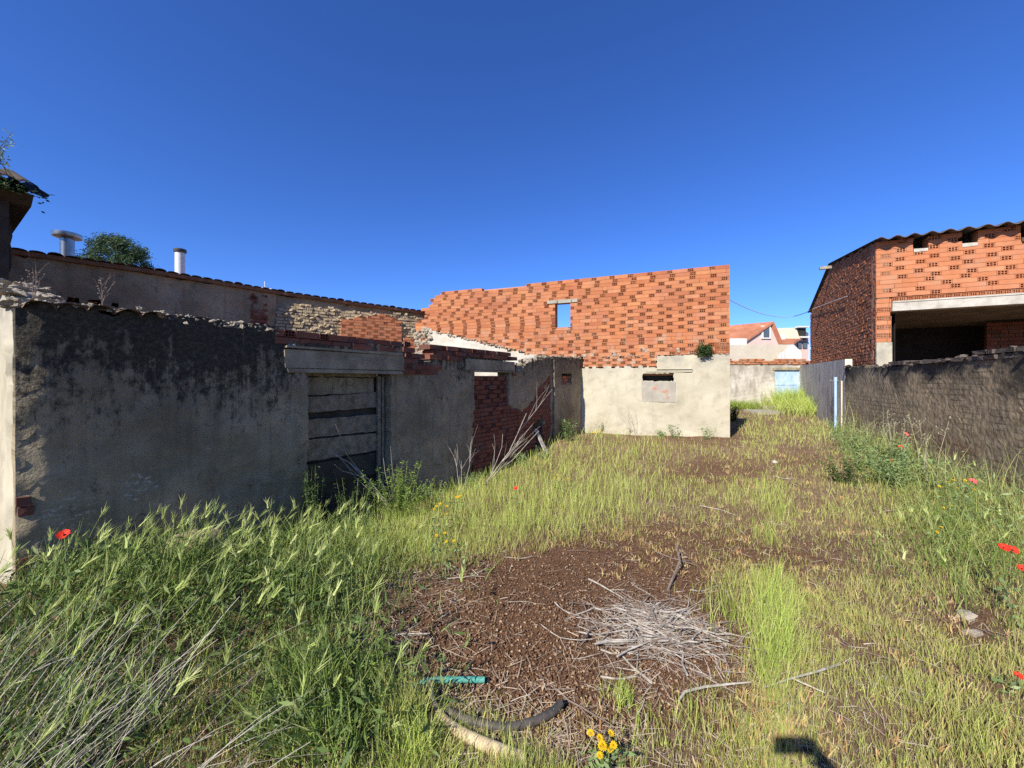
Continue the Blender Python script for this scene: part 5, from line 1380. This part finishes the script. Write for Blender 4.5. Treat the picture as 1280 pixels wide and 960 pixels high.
def daisies(loc, h, heads, r, label, spread, leaves=60):
    r *= .62 if h > .2 else .8
    root = empty('yellow_flower', loc, label, 'flower', 'yellow flowers'); st = MB()
    for i in range(heads):
        a = random.uniform(0, 6.3); q = spread*math.sqrt(random.random()); top = Vector(loc)+Vector((math.cos(a)*q, math.sin(a)*q*.7, h*random.uniform(.72, 1)))
        st.tube([Vector(loc)+Vector((math.cos(a)*q*.3, math.sin(a)*q*.3, -.02)), Vector(loc).lerp(top, .6)+Vector((0, 0, .02)), top], [.0024, .002, .0018], 5)
        ax = Vector((random.uniform(-.3, .3), random.uniform(-.8, -.2), 1)).normalized(); e1 = ax.cross(Vector((1, .1, 0))).normalized(); e2 = ax.cross(e1); m = MB()
        for ring, (rr, up) in enumerate(((1, .1), (.72, .28), (.4, .4))):
            n = 11-2*ring
            for k in range(n):
                b = 2*math.pi*k/n+ring*.3; d = e1*math.cos(b)+e2*math.sin(b); sd_ = e1*-math.sin(b)+e2*math.cos(b)
                m.add([top+d*r*.12, top+d*r*rr*.65+sd_*r*.17+ax*r*up, top+d*r*rr+ax*r*up*.9, top+d*r*rr*.65-sd_*r*.17+ax*r*up], [(0, 1, 2, 3)])
        m.build('flower_head', M['yellow'], root)
    st.build('stem', M['stem'], root)
    k = leaves; c = np.array(loc)+np.stack([rng.normal(0, spread*.8, k), rng.normal(0, spread*.6, k), rng.random(k)*h*.75], -1)
    hp = Heap(); hp.add(leaf_cloud(c, rng.uniform(.010, .026, k))); hp.build('leaves', M['weed'], None, root)
daisies(at_height(753, 926, .13), .15, 10, .020, 'bright yellow flowers in a tight bunch at the bottom of the photo', .062)
daisies(at_height(557, 668, .34), .36, 4, .024, 'yellow flowers above the soil patch, nearest of the meadow ones', .10, 90)
daisies(at_height(547, 632, .36), .38, 6, .026, 'group of yellow flowers below the tall dead shrub', .11, 90)
daisies(at_height(572, 617, .34), .34, 3, .026, 'few yellow flowers at the foot of the tall dead shrub', .10, 60)
daisies(at_height(1195, 596, .45), .45, 9, .026, 'pale yellow flowers left of the pink poppy', .16, 90)
daisies(at_height(1176, 655, .30), .30, 3, .026, 'yellow flowers in the grass left of the double poppy', .06, 50)
daisies(at_height(1183, 630, .30), .30, 2, .022, 'two small yellow flowers below the pale yellow ones', .05, 40)
daisies(at_height(748, 537, .3), .3, 8, .035, 'yellow flowers at the left end of the cream wall', .22, 60)
daisies(at_height(700, 596, .22), .24, 5, .022, 'scattered small yellow flowers in the middle meadow', .16, 50)

# heap of dry sticks
variants = []
for i in range(9):
    mb = MB(); l = random.uniform(.28, .62); pts = [Vector((0, 0, 0))]; d = Vector((1, 0, 0))
    for k in range(6):
        d = (d+Vector((0, random.gauss(0, .24), random.gauss(0, .10)))).normalized(); pts.append(pts[-1]+d*l/6)
    off = pts[3].copy(); pts = [p-off for p in pts]; r = random.choice((.0016, .002, .0025, .003, .004, .0065))
    mb.tube(pts, [r*(1-.5*k/6) for k in range(7)], 5)
    for q in range(random.choice((1, 1, 2, 3))):
        k = random.choice((2, 3, 4)); e = pts[k]+Vector((random.uniform(.05, .18), random.choice((-1, 1))*random.uniform(.03, .12), random.uniform(-.01, .03))); mb.tube([pts[k], e], [r*.55, r*.3], 4)
    me = bpy.data.meshes.new('dry_stick'); me.from_pydata([tuple(p) for p in mb.v], [], mb.f); me.materials.append(M['stick'] if i % 4 else M['dark_stick']); variants.append(me)
hc_ = ground(825, 788)
def stick(x, y, zoff, yaw, pitch, me, label, group, sc=1.0):
    o = bpy.data.objects.new('dry_stick', me); COL.objects.link(o); o.location = (x, y, float(gz(x, y))+zoff); o.rotation_euler = (random.uniform(-.3, .3), pitch, yaw); o.scale = (sc, sc, sc)
    tag(o, label, 'stick', group, 'thing'); return o
HEAP_L = 'thin dry grey stick lying in the tangled heap on the brown soil'
for i in range(230):
    q = rng.normal(0, 1, 2); x = hc_.x+q[0]*.23; y = hc_.y+q[1]*.17; d = math.hypot(q[0], q[1])
    yaw = random.choice((random.gauss(.1, .35), random.gauss(-.45, .3), random.gauss(math.pi-.25, .4), random.uniform(0, 6.3)))
    stick(x, y, max(.006, .045-.02*d)*random.uniform(.1, 1.2)+.005, yaw, random.gauss(0, .06), random.choice(variants), HEAP_L, 'sticks heaped on the soil', random.uniform(.6, 1.05))
loose = [(722, 690, .1, 'loose dry stick on the soil above left of the stick heap'), (660, 755, .25, 'small dry stick alone on the bare brown soil'), (510, 795, .12, 'short pale stick at the left edge of the brown soil'), (700, 800, -.7, 'thin stick on the brown soil left of the stick heap'), (712, 880, -.5, 'thin twig on the soil right of the black hose'), (905, 640, -.5, 'dry stick on the brown soil beyond the stick heap'), (590, 722, .4, 'dry twig at the foot of the meadow grass'), (1120, 640, -.1, 'dark stick in the grass left of the yellow flowers'), (1140, 868, -.15, 'forked dry twig in the short grass at the bottom right'), (1100, 862, -.2, 'dry twig left of the forked one at the bottom right'), (840, 700, -.6, 'twig beside the far end of the brown soil'), (650, 700, -.2, 'pale twig on the upper edge of the brown soil'), (985, 600, -.8, 'thin stick on the soil before the brick building'), (1010, 770, -.25, 'pale twig in the grass right of the tall green strip')]
for px, py, yaw, lb in loose:
    p = ground(px, py); stick(p.x, p.y, .015, yaw, 0, random.choice(variants), lb, 'loose sticks', random.uniform(.7, 1.0))
mb = MB(); pts = [ground(848, 884), ground(856, 872), ground(880, 866), ground(915, 862), ground(938, 860)]
mb.tube([p+Vector((0, 0, .03)) for p in pts], [.006, .007, .0065, .005, .004], 7); o = mb.build('curved_branch', M['stick'], None, tuple(pts[2])); tag(o, 'long curved grey branch in front of the stick heap', 'branch', None, 'thing')
mb = MB(); pts = [ground(955, 868), ground(990, 856), ground(1020, 848), ground(1050, 838)]
mb.tube([p+Vector((0, 0, .035)) for p in pts], [.004, .005, .006, .007], 7); mb.tube([pts[1]+Vector((0, 0, .035)), pts[1]+Vector((.10, -.09, .03))], [.006, .003], 5); o = mb.build('fallen_branch', M['stick'], None, tuple(pts[1])); tag(o, 'pale fallen branch in the grass right of the stick heap', 'branch', None, 'thing')
mb = MB(); pts = [ground(835, 740), ground(850, 715), ground(845, 700)]
mb.tube([pts[0]+Vector((0, 0, .02)), pts[1]+Vector((0, 0, .09)), pts[2]+Vector((0, 0, .13))], [.010, .009, .006], 6); o = mb.build('upright_branch', M['dark_stick'], None, tuple(pts[0])); tag(o, 'brown broken branch sticking up behind the stick heap', 'branch', None, 'thing')
# pipes
def pipe(name, pxs, rad, mat, label, lift, n=12, rr=None):
    mb = MB(); P = [ground(*q) for q in pxs]; P = [p+Vector((0, 0, lift[i] if isinstance(lift, (list, tuple)) else lift)) for i, p in enumerate(P)]
    Q = []
    for i in range(len(P)-1):
        a = P[max(i-1, 0)]; b = P[i]; c = P[i+1]; d = P[min(i+2, len(P)-1)]
        for k in range(5):
            t = k/5; Q.append(.5*((2*b)+(c-a)*t+(2*a-5*b+4*c-d)*t*t+(3*b-a-3*c+d)*t**3))
    Q.append(P[-1])
    rad_ = [rad]*len(Q) if rr is None else [float(np.interp(i/(len(Q)-1), np.linspace(0, 1, len(rr)), rr)) for i in range(len(Q))]
    mb.tube(Q, rad_, n); o = mb.build(name, M[mat], None, tuple(P[0]), sm=True); tag(o, label, 'pipe' if 'pipe' in name else 'hose', None, 'thing')
pipe('rubber_hose', ((560, 893), (590, 907), (630, 916), (665, 910), (690, 899), (701, 889)), .019, 'hose', 'black rubber hose end curving over the soil', [.015, .02, .025, .028, .032, .04])
pipe('plastic_pipe', ((517, 864), (540, 858), (575, 857), (606, 857)), .015, 'teal', 'thin teal plastic pipe lying across the soil edge', [.02, .03, .03, .03])
pipe('cracked_pipe', ((537, 866), (541, 884), (556, 906), (582, 926), (615, 942), (655, 956)), .03, 'cream_pipe', 'curved cream plastic pipe half buried in straw', [.05, .03, .025, .025, .025, .02], rr=[.013, .014, .018, .024, .027, .029])
# stones and rubbish
for px, py, r, lb, mt in ((1207, 772, .060, 'pale flat stone on the dark soil at the right', 'stone'), (1216, 793, .05, 'smaller pale stone below the flat one at the right', 'stone'), (968, 578, .05, 'white lump on the soil far in front of the brick building', 'white_conc'), (180, 652, .26, 'rounded lump of tan earth against the ruined wall', 'adobe'), (757, 800, .012, 'tiny white pebble on the brown soil', 'white_conc'), (553, 712, .012, 'white pebble at the edge of the meadow', 'white_conc')):
    p = ground(px, py); mb = MB()
    if px == 180: q = L.P(.9, 0, .32); p = Vector((q.x, q.y, float(gz(q.x, q.y))+.12))
    mb.lump(p+Vector((0, 0, r*.15)), r, .5, 10, .18); o = mb.build('earth_lump' if px == 180 else 'stone', M[mt], None, tuple(p), sm=True); tag(o, lb, 'stone' if px != 180 else 'earth lump', None, 'thing')
# leaning plank by the hole in the ruin
a = ground(683, 566); q = L.P(L.U(668), lp(668, 536)[1], .03); mb = MB()
dirv = (q-a); rotm = dirv.to_track_quat('Z', 'Y').to_matrix(); mb.box((a+q)/2, (.10, .025, dirv.length), rot=rotm, jit=.006); o = mb.build('plank', M['stick'], None, tuple(a)); tag(o, 'grey plank leaning against the dark hole in the ruined wall', 'plank', None, 'thing')
# concrete steps before the far wall
for (x0, x1, py0, py1, lb) in ((955, 985, 508, 511.5, 'upper concrete step slab before the blue door'), (948, 982, 513.5, 518, 'lower concrete step slab in the grass before the blue door')):
    p = ground((x0+x1)/2, py1); wd = (x1-x0)/F*p.y; mb = MB(); mb.box((p.x, p.y+.5, p.z+.03), (wd, 1.0, .16), jit=.02); o = mb.build('step_slab', M['concrete'], None, (p.x, p.y, p.z)); tag(o, lb, 'slab', None, 'thing')
# cable slung between the two brick buildings
a = C.P(-.02, cp(912, 374)[1], -.1); b = S.P(S.U(1018), S.pick(1018, 386)[1], .06); c_ = S.P(S.U(1062), S.pick(1062, 370)[1], .06); mb = MB(); pts = []
for i in range(25):
    t = i/24; p = a.lerp(b, t); pts.append(p+Vector((0, 0, -.75*4*t*(1-t)*.5)))
mb.tube(pts[:17], .009, 6); wire = mb.build('cable', M['white_metal'], None, tuple(a), sm=True); tag(wire, 'thin cable hanging between the two brick buildings', 'cable', None, 'thing')
mb = MB(); mb.tube(pts[16:], .012, 6); mb.build('black_sleeve', M['hose'], wire); mb = MB(); mb.tube([b, c_], .009, 6); mb.build('wall_run', M['white_metal'], wire)

# ================================================================== the photographer, whose shadow falls into the picture
ph = MB(); ph.box((0.0, -.022, CAMZ), (.150, .008, .074)); o = ph.build('phone', M['hose'], None, (0, -.022, CAMZ)); tag(o, 'dark phone held up sideways by the photographer', 'phone', None, 'thing')
ph = MB(); ph.box((-.05, -.016, CAMZ+.018), (.028, .0035, .028)); ph.build('lens_plate', M['dark_metal'], o)
pp_ = empty('person', (.06, -.55, 0), 'person standing and photographing, one arm raised with a phone', 'person')
J = {}; Ed = []
def jt(n, p, r): J[n] = (Vector(p), r)
bx, by = .06, -.55
jt('pelvis', (bx, by, .95), .15); jt('belly', (bx, by, 1.12), .145); jt('chest', (bx, by, 1.32), .155); jt('neck', (bx, by, 1.50), .062); jt('chin', (bx, by+.03, 1.57), .07); jt('skull', (bx, by+.01, 1.68), .095); jt('crown', (bx, by-.005, 1.74), .07)
for s_, n in ((1, 'r'), (-1, 'l')):
    jt('hip'+n, (bx+.10*s_, by, .88), .10); jt('knee'+n, (bx+.12*s_, by+.03, .48), .062); jt('ankle'+n, (bx+.13*s_, by-.02, .09), .042); jt('toe'+n, (bx+.15*s_, by+.17, .035), .034)
    jt('shoulder'+n, (bx+.185*s_, by, 1.42), .062)
jt('elbowr', (.33, -.32, 1.25), .045); jt('wristr', (.125, -.075, 1.545), .030); jt('palmr', (.088, -.048, 1.585), .034)
jt('elbowl', (bx-.25, by-.03, 1.13), .043); jt('wristl', (bx-.27, by+.05, .88), .028); jt('palml', (bx-.27, by+.07, .80), .034)
Ed = [('pelvis','belly'),('belly','chest'),('chest','neck'),('neck','chin'),('chin','skull'),('skull','crown')]
for n in 'rl': Ed += [('pelvis','hip'+n),('hip'+n,'knee'+n),('knee'+n,'ankle'+n),('ankle'+n,'toe'+n),('chest','shoulder'+n),('shoulder'+n,'elbow'+n),('elbow'+n,'wrist'+n),('wrist'+n,'palm'+n)]
fing = [((.080, -.034, 1.640), (.045, -.034, 1.645)), ((.078, -.034, 1.618), (.040, -.034, 1.620)), ((.076, -.034, 1.597), (.042, -.034, 1.597)), ((.078, -.034, 1.578), (.050, -.034, 1.574))]
for i, (a, b) in enumerate(fing): jt('f%da' % i, a, .009); jt('f%db' % i, b, .0075); Ed += [('palmr', 'f%da' % i), ('f%da' % i, 'f%db' % i)]
jt('ta', (.09, -.06, 1.555), .011); jt('tb', (.055, -.04, 1.556), .009); Ed += [('palmr','ta'),('ta','tb')]
for i in range(4): jt('g%da' % i, (bx-.27+.004*i, by+.035+.022*i, .755), .009); jt('g%db' % i, (bx-.262+.004*i, by+.04+.02*i, .715+.004*abs(i-1.5)), .0075); Ed += [('palml','g%da' % i),('g%da' % i,'g%db' % i)]
jt('ha', (bx-.25, by+.11, .79), .011); jt('hb', (bx-.245, by+.125, .755), .009); Ed += [('palml','ha'),('ha','hb')]
names = list(J); me = bpy.data.meshes.new('body'); base = Vector(pp_.location); base.z = float(gz(bx, by)); pp_.location = base
me.from_pydata([tuple(J[n][0]-Vector((base.x, base.y, 0))) for n in names], [(names.index(a), names.index(b)) for a, b in Ed], [])
body = link_mesh('body', me, simple('dark_blue_clothing', (.05, .06, .09), (.08, .09, .12), 8, .3), pp_)
body.modifiers.new('skin', 'SKIN')
for i, n in enumerate(names): me.skin_vertices[0].data[i].radius = (J[n][1], J[n][1]*(.75 if n in ('chest', 'belly', 'pelvis') else 1)); me.skin_vertices[0].data[i].use_root = (n == 'pelvis')
sb = body.modifiers.new('sub', 'SUBSURF'); sb.levels = 1; sb.render_levels = 1
hm = MB(); 
for i in range(26):
    a = i*2.4; t = i/26; hm.lump(Vector((bx+math.cos(a)*.085*math.sqrt(1-t*t), by-.03+math.sin(a)*.08*math.sqrt(1-t*t), 1.68+.1*t)), .04, .8, 8, .1)
hm.build('hair', M['bark'], pp_, sm=True)
# ================================================================== camera, sun, sky
cam = bpy.data.cameras.new('camera'); co_ = bpy.data.objects.new('camera', cam); COL.objects.link(co_)
co_.location = (0, 0, CAMZ); co_.rotation_euler = (R(90), 0, 0)
cam.sensor_width = 36; cam.lens = F/1280*36; cam.shift_y = -6/1280; cam.clip_start = .02; cam.clip_end = 1500
SC.camera = co_
sd = Vector((math.sin(SUN_AZ)*math.cos(SUN_EL), math.cos(SUN_AZ)*math.cos(SUN_EL), -math.sin(SUN_EL)))
sun = bpy.data.lights.new('sun', 'SUN'); sun.energy = 4.4; sun.angle = R(.53); sun.color = (1, .945, .86)
so = bpy.data.objects.new('sun', sun); COL.objects.link(so); so.rotation_euler = sd.to_track_quat('-Z', 'Y').to_euler(); so.location = (-20, -30, 30)
w = bpy.data.worlds.new('World'); SC.world = w; w.use_nodes = True
nt = w.node_tree; bg = nt.nodes['Background']; sky = nt.nodes.new('ShaderNodeTexSky'); sky.sky_type = 'NISHITA'
sky.sun_disc = False; sky.sun_elevation = SUN_EL; sky.sun_rotation = math.atan2(-sd.x, -sd.y)
sky.altitude = 800; sky.air_density = .85; sky.dust_density = .3; sky.ozone_density = 10
hs = nt.nodes.new('ShaderNodeHueSaturation'); hs.inputs['Saturation'].default_value = 1.09; hs.inputs['Hue'].default_value = .511
nt.links.new(sky.outputs[0], hs.inputs['Color']); nt.links.new(hs.outputs[0], bg.inputs[0]); bg.inputs[1].default_value = .12
SC.view_settings.view_transform = 'Standard'; SC.view_settings.look = 'None'; SC.view_settings.exposure = .82; SC.view_settings.gamma = 1
SC.cycles.max_bounces = 6; SC.cycles.transparent_max_bounces = 4
SC.cycles.use_denoising = False
